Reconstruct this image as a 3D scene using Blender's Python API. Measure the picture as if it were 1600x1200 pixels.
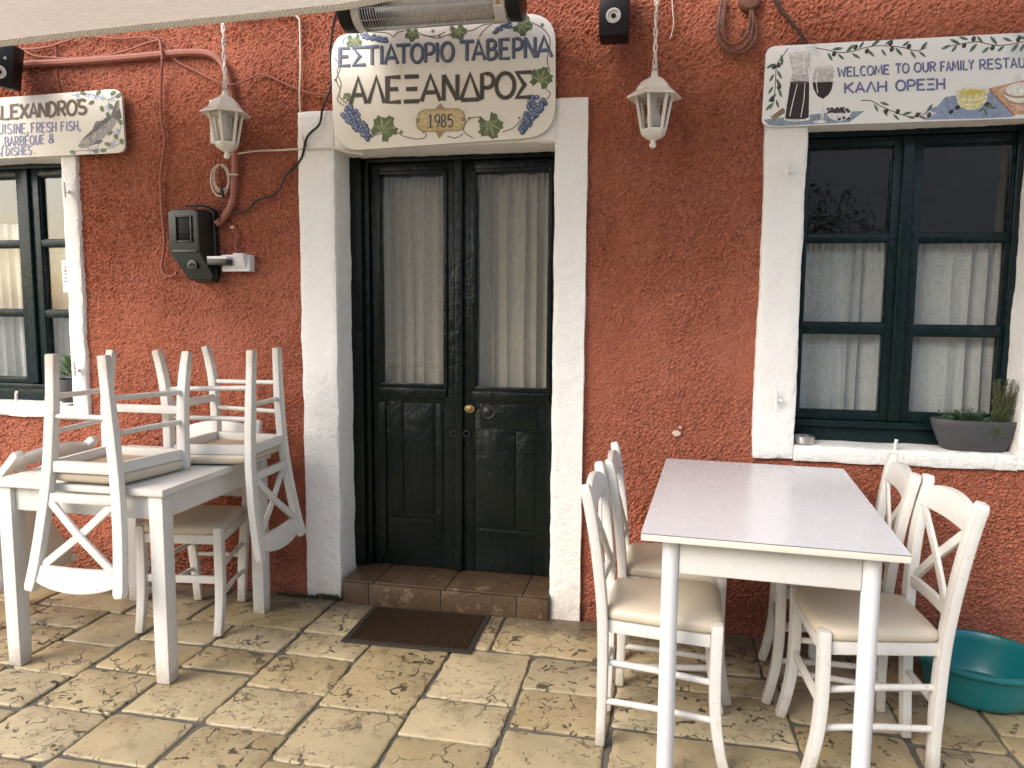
import bpy, bmesh, math, random
from mathutils import Vector, Matrix, noise
random.seed(7)
S = bpy.context.scene
COL = S.collection
for o in list(bpy.data.objects):
    bpy.data.objects.remove(o)

# ------------------------------------------------------------------ camera
F_PX, YAW, PITCH, ROLL = 1171.82, 0.206256, 0.100886, 0.00730606      # measured on the 1600 px photograph
EYE = Vector((0.39, -3.31, 1.42))
_r = Vector((math.cos(YAW), math.sin(YAW), 0))
_f = Vector((-math.sin(YAW)*math.cos(PITCH), math.cos(YAW)*math.cos(PITCH), -math.sin(PITCH)))
_u = _r.cross(_f)
RIGHT = math.cos(ROLL)*_r + math.sin(ROLL)*_u
UP = -math.sin(ROLL)*_r + math.cos(ROLL)*_u
cam_d = bpy.data.cameras.new('camera')
cam_d.sensor_width = 36.0
cam_d.lens = F_PX/1600*36
cam_d.clip_start, cam_d.clip_end = 0.05, 500
cam = bpy.data.objects.new('camera', cam_d)
COL.objects.link(cam)
cam.matrix_world = Matrix(((RIGHT.x, UP.x, -_f.x, EYE.x), (RIGHT.y, UP.y, -_f.y, EYE.y), (RIGHT.z, UP.z, -_f.z, EYE.z), (0, 0, 0, 1)))
S.camera = cam

# ------------------------------------------------------------------ light
SUN_EL, SUN_AZ = math.radians(38), math.radians(220)
w = bpy.data.worlds.new('World'); S.world = w; w.use_nodes = True
nt = w.node_tree
sky = nt.nodes.new('ShaderNodeTexSky'); sky.sky_type = 'NISHITA'; sky.sun_disc = False
sky.sun_elevation, sky.sun_rotation = SUN_EL, SUN_AZ
sky.dust_density = 2.4; sky.air_density = 1.0; sky.ozone_density = 0.6
nt.links.new(sky.outputs[0], nt.nodes['Background'].inputs[0])
nt.nodes['Background'].inputs[1].default_value = 0.15
sun_d = bpy.data.lights.new('sun', 'SUN'); sun_d.energy = 1.0; sun_d.angle = math.radians(38); sun_d.color = (1, 0.98, 0.95)
sun = bpy.data.objects.new('sun', sun_d); COL.objects.link(sun)
sdir = Vector((math.sin(SUN_AZ)*math.cos(SUN_EL), math.cos(SUN_AZ)*math.cos(SUN_EL), math.sin(SUN_EL)))
sun.rotation_euler = sdir.to_track_quat('Z', 'Y').to_euler()
S.view_settings.view_transform = 'Standard'; S.view_settings.look = 'None'
S.view_settings.exposure = 1.29; S.view_settings.gamma = 1.0

# ------------------------------------------------------------------ helpers
def at(px, py, x=None, y=None, z=None):
    """the point of the plane x=.., y=.. or z=.. seen at a pixel of the 1600x1200 photograph"""
    d = RIGHT*((px-800)/F_PX) + UP*((600-py)/F_PX) + _f
    if y is not None: t = (y-EYE.y)/d.y
    elif z is not None: t = (z-EYE.z)/d.z
    else: t = (x-EYE.x)/d.x
    return EYE + d*t

def tag(o, label=None, cat=None, group=None, kind=None):
    if label: o['label'] = label
    if cat: o['category'] = cat
    if group: o['group'] = group
    if kind: o['kind'] = kind
    return o

def thing(name, label, cat, loc=(0, 0, 0), group=None):
    o = bpy.data.objects.new(name, None); o.empty_display_size = 0.1
    COL.objects.link(o); o.location = loc
    return tag(o, label, cat, group)

def sn(x, y, z=0.0):
    return noise.noise(Vector((x, y, z)))

class MB:
    def __init__(s): s.v = []; s.f = []; s.m = []; s.c = []
    def add(s, vs, fs, mi=0, col=None):
        b = len(s.v); s.v += [tuple(p) for p in vs]
        for f in fs:
            s.f.append([b+i for i in f]); s.m.append(mi); s.c.append(col)
        return s
    def box(s, x0, x1, y0, y1, z0, z1, mi=0):
        vs = [(x, y, z) for x in (x0, x1) for y in (y0, y1) for z in (z0, z1)]
        return s.add(vs, [(0, 1, 3, 2), (4, 6, 7, 5), (0, 4, 5, 1), (2, 3, 7, 6), (0, 2, 6, 4), (1, 5, 7, 3)], mi)
    def sweep(s, pts, prof, ref=(0, 0, 1), mi=0, closed=False, scales=None):
        """sweep a closed 2-D profile along a polyline"""
        pts = [Vector(p) for p in pts]; n = len(pts); k = len(prof); vs = []; ref = Vector(ref)
        for i, p in enumerate(pts):
            if closed: t = pts[(i+1) % n]-pts[i-1]
            else: t = pts[min(i+1, n-1)]-pts[max(i-1, 0)]
            t.normalize()
            a = t.cross(ref)
            if a.length < 1e-4: a = t.cross(Vector((1, 0, 0.01)))
            a.normalize(); b = a.cross(t)
            sc = scales[i] if scales else 1
            vs += [p+a*q[0]*sc+b*q[1]*sc for q in prof]
        fs = []
        for i in range(n if closed else n-1):
            j = (i+1) % n
            for q in range(k):
                r = (q+1) % k
                fs.append((i*k+q, i*k+r, j*k+r, j*k+q))
        if not closed:
            fs.append(tuple(reversed(range(k)))); fs.append(tuple((n-1)*k+q for q in range(k)))
        return s.add(vs, fs, mi)
    def tube(s, pts, r, seg=8, mi=0, closed=False, scales=None):
        prof = [(r*math.cos(2*math.pi*i/seg), r*math.sin(2*math.pi*i/seg)) for i in range(seg)]
        return s.sweep(pts, prof, (0.13, 0.2, 1), mi, closed, scales)
    def bar(s, pts, a, b, ref=(0, 1, 0), mi=0, scales=None):
        return s.sweep(pts, [(-a/2, -b/2), (a/2, -b/2), (a/2, b/2), (-a/2, b/2)], ref, mi, scales=scales)
    def lathe(s, prof, c=(0, 0, 0), seg=32, sx=1, sy=1, mi=0, rot=0, cap=True):
        vs = []; fs = []; n = len(prof)
        for (r, z) in prof:
            for i in range(seg):
                a = 2*math.pi*i/seg+rot
                vs.append((c[0]+r*sx*math.cos(a), c[1]+r*sy*math.sin(a), c[2]+z))
        for j in range(n-1):
            for i in range(seg):
                k = (i+1) % seg
                fs.append((j*seg+i, j*seg+k, (j+1)*seg+k, (j+1)*seg+i))
        if cap:
            fs.append(tuple(reversed(range(seg)))); fs.append(tuple((n-1)*seg+i for i in range(seg)))
        return s.add(vs, fs, mi)
    def prism(s, poly, y0, y1, mi=0, axis='y'):
        """polygon in x,z (axis y) or x,y (axis z) given thickness"""
        n = len(poly)
        if axis == 'y': vs = [(p[0], y0, p[1]) for p in poly]+[(p[0], y1, p[1]) for p in poly]
        else: vs = [(p[0], p[1], y0) for p in poly]+[(p[0], p[1], y1) for p in poly]
        fs = [tuple(range(n)), tuple(reversed(range(n, 2*n)))]+[(i, n+i, n+(i+1) % n, (i+1) % n) for i in range(n)]
        return s.add(vs, fs, mi)
    def build(s, name, mats, parent=None, bevel=0, seg=2, smooth=35, doubles=False):
        me = bpy.data.meshes.new(name)
        me.from_pydata(s.v, [], s.f)
        for m in (mats if isinstance(mats, (list, tuple)) else [mats]): me.materials.append(m)
        me.polygons.foreach_set('material_index', s.m)
        if any(c is not None for c in s.c):
            ca = me.color_attributes.new('Col', 'FLOAT_COLOR', 'CORNER')
            arr = []
            for f, c in zip(s.f, s.c):
                arr += list((*(c or (1, 1, 1)), 1.0))*len(f)
            ca.data.foreach_set('color', arr)
        bm = bmesh.new(); bm.from_mesh(me)
        if doubles: bmesh.ops.remove_doubles(bm, verts=bm.verts, dist=1e-5)
        bmesh.ops.recalc_face_normals(bm, faces=bm.faces)
        if bevel:
            ed = [e for e in bm.edges if len(e.link_faces) == 2 and e.calc_face_angle() > 0.6]
            bmesh.ops.bevel(bm, geom=ed, offset=bevel, segments=seg, profile=0.6, affect='EDGES', clamp_overlap=True)
        bm.to_mesh(me); bm.free()
        if smooth:
            me.shade_smooth(); me.set_sharp_from_angle(angle=math.radians(smooth))
        o = bpy.data.objects.new(name, me); COL.objects.link(o)
        if parent is not None: o.parent = parent
        return o

def spline(pts, n=6):
    """Catmull-Rom through points"""
    P = [Vector(p) for p in pts]; P = [2*P[0]-P[1]]+P+[2*P[-1]-P[-2]]; out = []
    for i in range(1, len(P)-2):
        for k in range(n):
            t = k/n; a, b, c, d = P[i-1], P[i], P[i+1], P[i+2]
            out.append(0.5*((2*b)+(c-a)*t+(2*a-5*b+4*c-d)*t*t+(3*b-a-3*c+d)*t**3))
    out.append(P[-2]); return out

# ------------------------------------------------------------------ materials
def new_mat(name):
    m = bpy.data.materials.new(name); m.use_nodes = True
    n = m.node_tree; b = n.nodes['Principled BSDF']
    return m, n, b
def nd(n, kind, **kw):
    x = n.nodes.new(kind)
    for k, v in kw.items():
        if k.startswith('i_'): x.inputs[k[2:].replace('_', ' ')].default_value = v
        else: setattr(x, k, v)
    return x
def ramp(n, src, stops):
    r = n.nodes.new('ShaderNodeValToRGB'); e = r.color_ramp.elements
    while len(e) < len(stops): e.new(0.5)
    for i, (p, c) in enumerate(stops):
        e[i].position = p; e[i].color = (*c, 1) if len(c) == 3 else (c[0], c[0], c[0], 1)
    n.links.new(src, r.inputs[0]); return r.outputs[0]
def mix(n, fac, a, b):
    x = n.nodes.new('ShaderNodeMix'); x.data_type = 'RGBA'
    for s, v in ((x.inputs[0], fac), (x.inputs[6], a), (x.inputs[7], b)):
        if isinstance(v, bpy.types.NodeSocket): n.links.new(v, s)
        else: s.default_value = (*v, 1) if isinstance(v, tuple) else v
    return x.outputs[2]
def math_n(n, op, a, b=0.0):
    x = n.nodes.new('ShaderNodeMath'); x.operation = op
    for s, v in zip(x.inputs, (a, b)):
        if isinstance(v, bpy.types.NodeSocket): n.links.new(v, s)
        else: s.default_value = v
    return x.outputs[0]
def coords(n, scale=(1, 1, 1), rot=(0, 0, 0), kind='Object'):
    t = n.nodes.new('ShaderNodeTexCoord'); m = n.nodes.new('ShaderNodeMapping')
    m.inputs['Scale'].default_value = scale; m.inputs['Rotation'].default_value = rot
    n.links.new(t.outputs[kind], m.inputs[0]); return m.outputs[0]
def noi(n, vec, scale, detail=4, rough=0.55, dist=0.0):
    x = nd(n, 'ShaderNodeTexNoise'); x.inputs['Scale'].default_value = scale; x.inputs['Detail'].default_value = detail
    x.inputs['Roughness'].default_value = rough; x.inputs['Distortion'].default_value = dist
    n.links.new(vec, x.inputs['Vector']); return x.outputs['Fac']
def bump(n, b, h, dist, strength=1.0):
    x = nd(n, 'ShaderNodeBump'); x.inputs['Distance'].default_value = dist; x.inputs['Strength'].default_value = strength
    n.links.new(h, x.inputs['Height']); n.links.new(x.outputs[0], b.inputs['Normal']); return x
def simple(name, col, rough=0.5, var=0.12, vscale=12, bscale=60, bdist=0.0006, metal=0.0, coat=0.0, spec=0.5, wear=None, wear_amt=0.62, wscale=22):
    m, n, b = new_mat(name); v = coords(n)
    c = mix(n, noi(n, v, vscale, 5), tuple(x*(1-var) for x in col), tuple(min(1, x*(1+var)) for x in col))
    if wear:
        f = ramp(n, noi(n, v, wscale, 8, 0.65), [(wear_amt, (0,)), (wear_amt+0.05, (1,))])
        c = mix(n, f, c, wear)
    n.links.new(c, b.inputs['Base Color'])
    b.inputs['Roughness'].default_value = rough; b.inputs['Metallic'].default_value = metal
    b.inputs['Coat Weight'].default_value = coat; b.inputs['Specular IOR Level'].default_value = spec
    if bdist: bump(n, b, noi(n, v, bscale, 5), bdist)
    return m

# red stucco: real displacement plus bump
def stucco():
    m, n, b = new_mat('red_stucco'); v = coords(n)
    big = noi(n, v, 0.9, 4, 0.6)
    mid = noi(n, v, 6, 5, 0.6)
    c = mix(n, ramp(n, big, [(0.35, (0,)), (0.65, (1,))]), (0.345, 0.110, 0.061), (0.425, 0.152, 0.092))
    c = mix(n, ramp(n, mid, [(0.45, (0,)), (0.75, (0.5,))]), c, (0.46, 0.178, 0.128))
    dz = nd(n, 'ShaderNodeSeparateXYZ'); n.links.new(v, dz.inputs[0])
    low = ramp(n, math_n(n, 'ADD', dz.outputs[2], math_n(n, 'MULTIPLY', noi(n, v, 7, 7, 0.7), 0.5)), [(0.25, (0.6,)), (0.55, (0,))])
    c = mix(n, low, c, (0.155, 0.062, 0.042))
    wear = ramp(n, noi(n, v, 15, 9, 0.72), [(0.62, (0,)), (0.72, (0.5,))]); c = mix(n, wear, c, (0.52, 0.26, 0.185))
    drk = ramp(n, noi(n, coords(n, (1, 1, 0.25)), 5, 8, 0.7), [(0.56, (0,)), (0.74, (0.55,))]); c = mix(n, drk, c, (0.24, 0.075, 0.045))
    n.links.new(c, b.inputs['Base Color'])
    b.inputs['Roughness'].default_value = 0.92; b.inputs['Specular IOR Level'].default_value = 0.12
    vv = coords(n, (1, 1, 1.0), (0, math.radians(40), 0))
    st = n.nodes.new('ShaderNodeMapping'); st.inputs['Scale'].default_value = (1.0, 1, 1.35); n.links.new(vv, st.inputs[0])
    a1 = noi(n, st.outputs[0], 66, 2, 0.5)
    a2 = noi(n, st.outputs[0], 165, 2, 0.5)
    sp = ramp(n, a1, [(0.38, (0,)), (0.62, (1,))])
    # rougher keyed areas and smoother trowelled ones
    msk = ramp(n, noi(n, v, 1.3, 3, 0.6), [(0.38, (0.4,)), (0.56, (1,))])
    h = math_n(n, 'ADD', math_n(n, 'MULTIPLY', sp, msk), math_n(n, 'MULTIPLY', a2, 0.8))
    h = math_n(n, 'ADD', h, math_n(n, 'MULTIPLY', ramp(n, noi(n, v, 31, 3, 0.55), [(0.36, (0,)), (0.66, (1,))]), 0.6))
    h = math_n(n, 'ADD', h, math_n(n, 'MULTIPLY', noi(n, v, 7, 3), 0.6))
    d = nd(n, 'ShaderNodeDisplacement'); d.inputs['Midlevel'].default_value = 1.6; d.inputs['Scale'].default_value = 0.0125
    n.links.new(h, d.inputs['Height']); n.links.new(d.outputs[0], n.nodes['Material Output'].inputs['Displacement'])
    m.displacement_method = 'BOTH'
    return m
def plaster():
    m, n, b = new_mat('white_plaster'); v = coords(n)
    c = mix(n, noi(n, v, 4, 5), (0.77, 0.745, 0.685), (0.86, 0.845, 0.81))
    c = mix(n, ramp(n, noi(n, v, 26, 8, 0.7), [(0.62, (0,)), (0.74, (0.5,))]), c, (0.50, 0.44, 0.36))
    # splash dirt low on the jambs
    sz = nd(n, 'ShaderNodeSeparateXYZ'); n.links.new(v, sz.inputs[0])
    low = ramp(n, math_n(n, 'ADD', sz.outputs[2], math_n(n, 'MULTIPLY', noi(n, v, 9, 6, 0.7), 0.35)), [(0.16, (0.55,)), (0.36, (0,))])
    c = mix(n, low, c, (0.36, 0.30, 0.22))
    n.links.new(c, b.inputs['Base Color']); b.inputs['Roughness'].default_value = 0.75
    b.inputs['Specular IOR Level'].default_value = 0.3
    h = math_n(n, 'ADD', noi(n, v, 28, 6, 0.65), math_n(n, 'MULTIPLY', noi(n, v, 140, 3), 0.3))
    bump(n, b, h, 0.011); return m
def gloss_wood(name, col, rough=0.28, crackle=0.003):
    m, n, b = new_mat(name); v = coords(n); vg = coords(n, (1, 1, 0.12))
    g = noi(n, vg, 55, 6, 0.6); k = noi(n, v, 18, 7, 0.62, 0.4)
    c = mix(n, g, tuple(x*0.75 for x in col), tuple(x*1.3 for x in col))
    c = mix(n, ramp(n, noi(n, v, 34, 9, 0.7), [(0.70, (0,)), (0.76, (0.6,))]), c, tuple(x*2+0.008 for x in col))
    n.links.new(c, b.inputs['Base Color'])
    n.links.new(ramp(n, k, [(0.3, (rough*0.8,)), (0.7, (rough*1.7,))]), b.inputs['Roughness'])
    b.inputs['Specular IOR Level'].default_value = 0.26
    bump(n, b, math_n(n, 'ADD', math_n(n, 'MULTIPLY', g, 0.35), k), crackle); return m
def stone():
    m, n, b = new_mat('limestone_paving'); v = coords(n)
    at_ = nd(n, 'ShaderNodeAttribute', attribute_name='Col')
    sep = nd(n, 'ShaderNodeSeparateColor'); n.links.new(at_.outputs['Color'], sep.inputs[0])
    sh = nd(n, 'ShaderNodeVectorMath', operation='ADD')
    n.links.new(v, sh.inputs[0])
    comb = nd(n, 'ShaderNodeCombineXYZ'); n.links.new(math_n(n, 'MULTIPLY', sep.outputs[1], 37.0), comb.inputs[2]); n.links.new(comb.outputs[0], sh.inputs[1])
    vs = sh.outputs[0]
    c = ramp(n, sep.outputs[0], [(0.0, (0.26, 0.198, 0.100)), (0.35, (0.35, 0.275, 0.148)), (0.75, (0.415, 0.345, 0.215)), (1.0, (0.275, 0.228, 0.142))])
    c = mix(n, ramp(n, noi(n, vs, 5, 6, 0.6), [(0.35, (0,)), (0.7, (0.7,))]), c, (0.41, 0.33, 0.20))
    c = mix(n, ramp(n, noi(n, vs, 9, 8, 0.7), [(0.50, (0,)), (0.72, (0.75,))]), c, (0.20, 0.145, 0.08))
    # veins, holes and broken patches
    dv = nd(n, 'ShaderNodeVectorMath', operation='ADD'); n.links.new(vs, dv.inputs[0])
    nz = nd(n, 'ShaderNodeTexNoise'); nz.inputs['Scale'].default_value = 14; nz.inputs['Detail'].default_value = 5; n.links.new(vs, nz.inputs['Vector'])
    sc = nd(n, 'ShaderNodeVectorMath', operation='SCALE'); sc.inputs['Scale'].default_value = 0.16; n.links.new(nz.outputs['Color'], sc.inputs[0]); n.links.new(sc.outputs[0], dv.inputs[1])
    vo = nd(n, 'ShaderNodeTexVoronoi', feature='DISTANCE_TO_EDGE'); vo.inputs['Scale'].default_value = 5.5; n.links.new(dv.outputs[0], vo.inputs['Vector'])
    crack = ramp(n, vo.outputs['Distance'], [(0.0, (1,)), (0.03, (0,))])
    cm = ramp(n, noi(n, vs, 3.3, 4), [(0.50, (0,)), (0.60, (1,))])
    crack = math_n(n, 'MULTIPLY', crack, cm)
    pit = ramp(n, noi(n, vs, 60, 4, 0.6, 0.5), [(0.625, (0,)), (0.665, (1,))])
    pm = ramp(n, noi(n, vs, 4.5, 5), [(0.42, (0.15,)), (0.58, (1,))])
    pit = math_n(n, 'MULTIPLY', pit, pm)
    brk = ramp(n, noi(n, vs, 17, 8, 0.68, 1.2), [(0.59, (0,)), (0.615, (1,))])
    brk = math_n(n, 'MULTIPLY', brk, ramp(n, sep.outputs[2], [(0.45, (0,)), (0.6, (1,))]))
    d = math_n(n, 'MAXIMUM', math_n(n, 'MAXIMUM', crack, pit), brk)
    c = mix(n, math_n(n, 'MULTIPLY', d, 0.92), c, (0.050, 0.040, 0.026))
    # grime along the foot of the wall, with table shade painted into the colour
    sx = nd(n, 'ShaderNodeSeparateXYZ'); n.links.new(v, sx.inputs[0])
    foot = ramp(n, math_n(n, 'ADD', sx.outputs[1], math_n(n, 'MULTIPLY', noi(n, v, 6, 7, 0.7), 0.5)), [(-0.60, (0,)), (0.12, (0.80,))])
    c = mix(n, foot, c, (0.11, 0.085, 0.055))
    n.links.new(c, b.inputs['Base Color'])
    n.links.new(ramp(n, noi(n, vs, 7, 5), [(0.3, (0.38,)), (0.7, (0.62,))]), b.inputs['Roughness'])
    b.inputs['Specular IOR Level'].default_value = 0.4
    h = math_n(n, 'SUBTRACT', math_n(n, 'MULTIPLY', noi(n, vs, 24, 6, 0.6), 0.5), d)
    bump(n, b, h, 0.004); return m
def glass(name, tint=(1, 1, 1), boost=1.0):
    m = bpy.data.materials.new(name); m.use_nodes = True; n = m.node_tree; n.nodes.clear()
    out = n.nodes.new('ShaderNodeOutputMaterial'); mx = n.nodes.new('ShaderNodeMixShader')
    tr = n.nodes.new('ShaderNodeBsdfTransparent'); tr.inputs[0].default_value = (*tint, 1)
    gl = n.nodes.new('ShaderNodeBsdfGlossy'); gl.inputs['Roughness'].default_value = 0.012
    fr = n.nodes.new('ShaderNodeFresnel'); ge = n.nodes.new('ShaderNodeNewGeometry')          # thin pane: the same reflectance from either face
    n.links.new(math_n(n, 'SUBTRACT', 1.5, math_n(n, 'MULTIPLY', ge.outputs['Backfacing'], 1.5-1/1.5)), fr.inputs[0])
    v = coords(n); bp = nd(n, 'ShaderNodeBump'); bp.inputs['Distance'].default_value = 0.0008
    n.links.new(noi(n, v, 7, 2), bp.inputs['Height']); n.links.new(bp.outputs[0], gl.inputs['Normal'])
    n.links.new(math_n(n, 'MULTIPLY', fr.outputs[0], boost), mx.inputs[0])
    n.links.new(tr.outputs[0], mx.inputs[1]); n.links.new(gl.outputs[0], mx.inputs[2]); n.links.new(mx.outputs[0], out.inputs[0])
    return m
def cloth(name, col, trans=0.35, weave=900, alpha=1.0):
    m = bpy.data.materials.new(name); m.use_nodes = True; n = m.node_tree; n.nodes.clear()
    out = n.nodes.new('ShaderNodeOutputMaterial'); mx = n.nodes.new('ShaderNodeMixShader')
    df = n.nodes.new('ShaderNodeBsdfDiffuse'); tl = n.nodes.new('ShaderNodeBsdfTranslucent')
    va = coords(n, (1, 1, 0.06)); vb = coords(n, (0.06, 1, 1))
    k = math_n(n, 'MULTIPLY', math_n(n, 'ADD', noi(n, va, weave*0.35, 2), noi(n, vb, weave*0.35, 2)), 0.5)
    c = mix(n, ramp(n, k, [(0.35, (0,)), (0.65, (1,))]), tuple(x*0.74 for x in col), tuple(min(1, x*1.14) for x in col))
    for s in (df, tl): n.links.new(c, s.inputs['Color'])
    mx.inputs[0].default_value = trans
    n.links.new(df.outputs[0], mx.inputs[1]); n.links.new(tl.outputs[0], mx.inputs[2]); n.links.new(mx.outputs[0], out.inputs[0])
    return m
def painted():
    m, n, b = new_mat('sign_paint'); v = coords(n)
    a = nd(n, 'ShaderNodeAttribute', attribute_name='Col')
    hs = nd(n, 'ShaderNodeHueSaturation'); n.links.new(a.outputs['Color'], hs.inputs['Color'])
    n.links.new(ramp(n, noi(n, v, 90, 5, 0.65), [(0.3, (0.68,)), (0.7, (1.35,))]), hs.inputs['Value'])
    n.links.new(hs.outputs[0], b.inputs['Base Color']); b.inputs['Roughness'].default_value = 0.5
    return m

M = {}
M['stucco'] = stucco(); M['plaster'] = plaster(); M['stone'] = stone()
M['mortar'] = simple('dark_mortar', (0.100, 0.093, 0.072), 0.9, 0.35, 20, 90, 0.004)
M['earth'] = simple('worn_paving', (0.40, 0.37, 0.31), 0.85, 0.3, 3, 20, 0.004)
M['door'] = gloss_wood('dark_green_door_paint', (0.0030, 0.0062, 0.0047), 0.13, 0.006)
M['frame'] = gloss_wood('dark_teal_window_paint', (0.004, 0.0125, 0.0135), 0.2, 0.003)
def worn_white(name, amt, base=(0.665, 0.658, 0.635)):
    m, n, b = new_mat(name); v = coords(n)
    c = mix(n, noi(n, v, 5, 6, 0.6), tuple(x*k for x, k in zip(base, (0.90, 0.875, 0.80))), base)
    c = mix(n, ramp(n, noi(n, v, 24, 8, 0.7), [(0.57, (0,)), (0.70, (amt*.6,))]), c, (0.50, 0.45, 0.37))
    bv = nd(n, 'ShaderNodeBevel', samples=3); bv.inputs['Radius'].default_value = 0.007
    ge = n.nodes.new('ShaderNodeNewGeometry'); dt = nd(n, 'ShaderNodeVectorMath', operation='DOT_PRODUCT')
    n.links.new(bv.outputs[0], dt.inputs[0]); n.links.new(ge.outputs['Normal'], dt.inputs[1])
    e = math_n(n, 'MULTIPLY', math_n(n, 'SUBTRACT', 1.0, dt.outputs['Value']), 16.0)
    f = ramp(n, math_n(n, 'ADD', math_n(n, 'MULTIPLY', e, 0.35), noi(n, v, 38, 7, 0.7)), [(0.63, (0,)), (0.70, (amt,))])
    c = mix(n, f, c, (0.33, 0.26, 0.18))
    sz = nd(n, 'ShaderNodeSeparateXYZ'); n.links.new(v, sz.inputs[0])          # scuffs and mop dirt near the feet
    low = ramp(n, math_n(n, 'ADD', sz.outputs[2], math_n(n, 'MULTIPLY', noi(n, v, 30, 7, 0.7), 0.22)), [(0.10, (0.75,)), (0.21, (0,))])
    c = mix(n, low, c, (0.36, 0.30, 0.22))
    n.links.new(c, b.inputs['Base Color']); b.inputs['Roughness'].default_value = 0.42
    bump(n, b, math_n(n, 'ADD', noi(n, v, 45, 5), math_n(n, 'MULTIPLY', noi(n, coords(n, (1, 1, .15)), 160, 3), .5)), 0.0014); return m
M['white'] = worn_white('worn_white_paint', 0.7)
M['foot'] = M['white']
M['laminate'] = simple('white_table_laminate', (0.59, 0.59, 0.60), 0.26, 0.02, 5, 30, 0.0001, wear=(0.62, 0.60, 0.57), wear_amt=0.69, wscale=30)
M['core'] = simple('dark_laminate_core', (0.14, 0.10, 0.085), 0.7, 0.5, 40)
_n = M['laminate'].node_tree; _b = _n.nodes['Principled BSDF']                # wiped, faintly smeared top
_n.links.new(ramp(_n, noi(_n, coords(_n, (1, .35, 1), (0, 0, .5)), 14, 7, 0.65, 0.6), [(0.3, (0.23,)), (0.7, (0.30,))]), _b.inputs['Roughness'])
M['edge'] = simple('cream_edge_band', (0.66, 0.60, 0.5), 0.5, 0.08)
M['metal_white'] = simple('white_enamel_leg', (0.66, 0.655, 0.65), 0.3, 0.03, 6, 30, 0.0003, wear=(0.5, 0.45, 0.4), wear_amt=0.74)
M['vinyl'] = simple('beige_vinyl', (0.54, 0.465, 0.355), 0.34, 0.07, 5, 180, 0.0006, wear=(0.45, 0.36, 0.25), wear_amt=0.68, wscale=9)
M['ply'] = simple('bare_seat_board', (0.40, 0.29, 0.19), 0.75, 0.2, 6, 40, 0.001)
M['tile'] = simple('brown_step_tile', (0.078, 0.047, 0.026), 0.36, 0.5, 9, 40, 0.004, wear=(0.15, 0.10, 0.06), wear_amt=0.58, wscale=13)
M['mat'] = simple('brown_coir', (0.030, 0.018, 0.009), 0.95, 0.6, 150, 340, 0.006, spec=0.1)
M['rubber'] = simple('dark_rubber', (0.022, 0.018, 0.014), 0.7, 0.2)
M['black'] = simple('black_plastic', (0.006, 0.006, 0.0065), 0.5, 0.2, spec=0.3)
M['meter'] = simple('dark_green_plastic', (0.011, 0.014, 0.0105), 0.33, 0.25, 14, 40, 0.001, wear=(0.05, 0.045, 0.035), wear_amt=0.66)
M['meter_win'] = simple('dark_window', (0.010, 0.006, 0.008), 0.3, 0.1, bdist=0, spec=0.1)
M['conduit'] = simple('terracotta_conduit', (0.29, 0.098, 0.064), 0.5, 0.15)
M['cable_red'] = simple('terracotta_cable', (0.27, 0.085, 0.055), 0.6, 0.15)
M['cable_brown'] = simple('brown_cable', (0.13, 0.05, 0.028), 0.5, 0.2)
M['cable_dark'] = simple('dark_cable', (0.05, 0.025, 0.018), 0.5, 0.2)
M['cable_white'] = simple('white_cable', (0.55, 0.47, 0.38), 0.5, 0.1)
M['cable_black'] = simple('black_cable', (0.008, 0.008, 0.008), 0.4, 0.2)
M['lamp'] = simple('cream_white_enamel', (0.74, 0.71, 0.63), 0.4, 0.1, 14, 40, 0.0008, wear=(0.42, 0.36, 0.26), wear_amt=0.66)
M['bulb'] = simple('frosted_bulb', (0.75, 0.73, 0.7), 0.2, 0.02, bdist=0)
M['steel'] = simple('brushed_steel', (0.55, 0.54, 0.52), 0.28, 0.1, 30, 80, 0.0002, metal=1.0)
M['mirror'] = simple('heater_reflector', (0.93, 0.92, 0.90), 0.32, 0.05, 20, 20, 0.001, metal=1.0)
M['silver'] = simple('silver_plastic', (0.58, 0.56, 0.54), 0.35, 0.04)
M['brass'] = simple('worn_brass', (0.27, 0.185, 0.085), 0.42, 0.3, 60, 80, 0.001, metal=0.8)
M['iron'] = simple('black_iron', (0.012, 0.012, 0.012), 0.35, 0.2, 30, 80, 0.002)
M['teal'] = simple('teal_plastic', (0.006, 0.150, 0.158), 0.33, 0.06, 5, 40, 0.0003)
M['pot'] = simple('grey_planter', (0.055, 0.055, 0.058), 0.55, 0.12, 12, 60, 0.001)
M['soil'] = simple('potting_soil', (0.03, 0.02, 0.012), 0.95, 0.4, 60, 90, 0.006)
M['rosemary'] = simple('rosemary_leaf', (0.12, 0.165, 0.06), 0.5, 0.4, 40, bdist=0)
M['herb'] = simple('herb_leaf', (0.06, 0.11, 0.06), 0.5, 0.4, 40, bdist=0)
M['succulent'] = simple('succulent_leaf', (0.12, 0.19, 0.09), 0.45, 0.3, 20, bdist=0)
M['stem'] = simple('brown_stem', (0.10, 0.07, 0.04), 0.8, 0.2)
M['board'] = simple('cream_sign_board', (0.77, 0.725, 0.63), 0.45, 0.06, 5, 60, 0.0006, wear=(0.68, 0.62, 0.51), wear_amt=0.6, wscale=6)
M['board_white'] = simple('white_sign_board', (0.80, 0.80, 0.775), 0.45, 0.05, 5, 60, 0.0006, wear=(0.63, 0.64, 0.64), wear_amt=0.58, wscale=5)
M['board_edge'] = simple('pale_plywood_edge', (0.5, 0.45, 0.38), 0.7, 0.1)
M['paint'] = painted()
M['glass'] = glass('window_glass', (0.97, 0.98, 0.97), 1.6)
M['lamp_glass'] = glass('lantern_glass', (0.80, 0.79, 0.78), 0.9)
M['curtain'] = cloth('linen_curtain', (0.43, 0.395, 0.335), 0.15)
M['curtain_pale'] = cloth('pale_linen_curtain', (0.56, 0.56, 0.54), 0.15)
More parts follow.
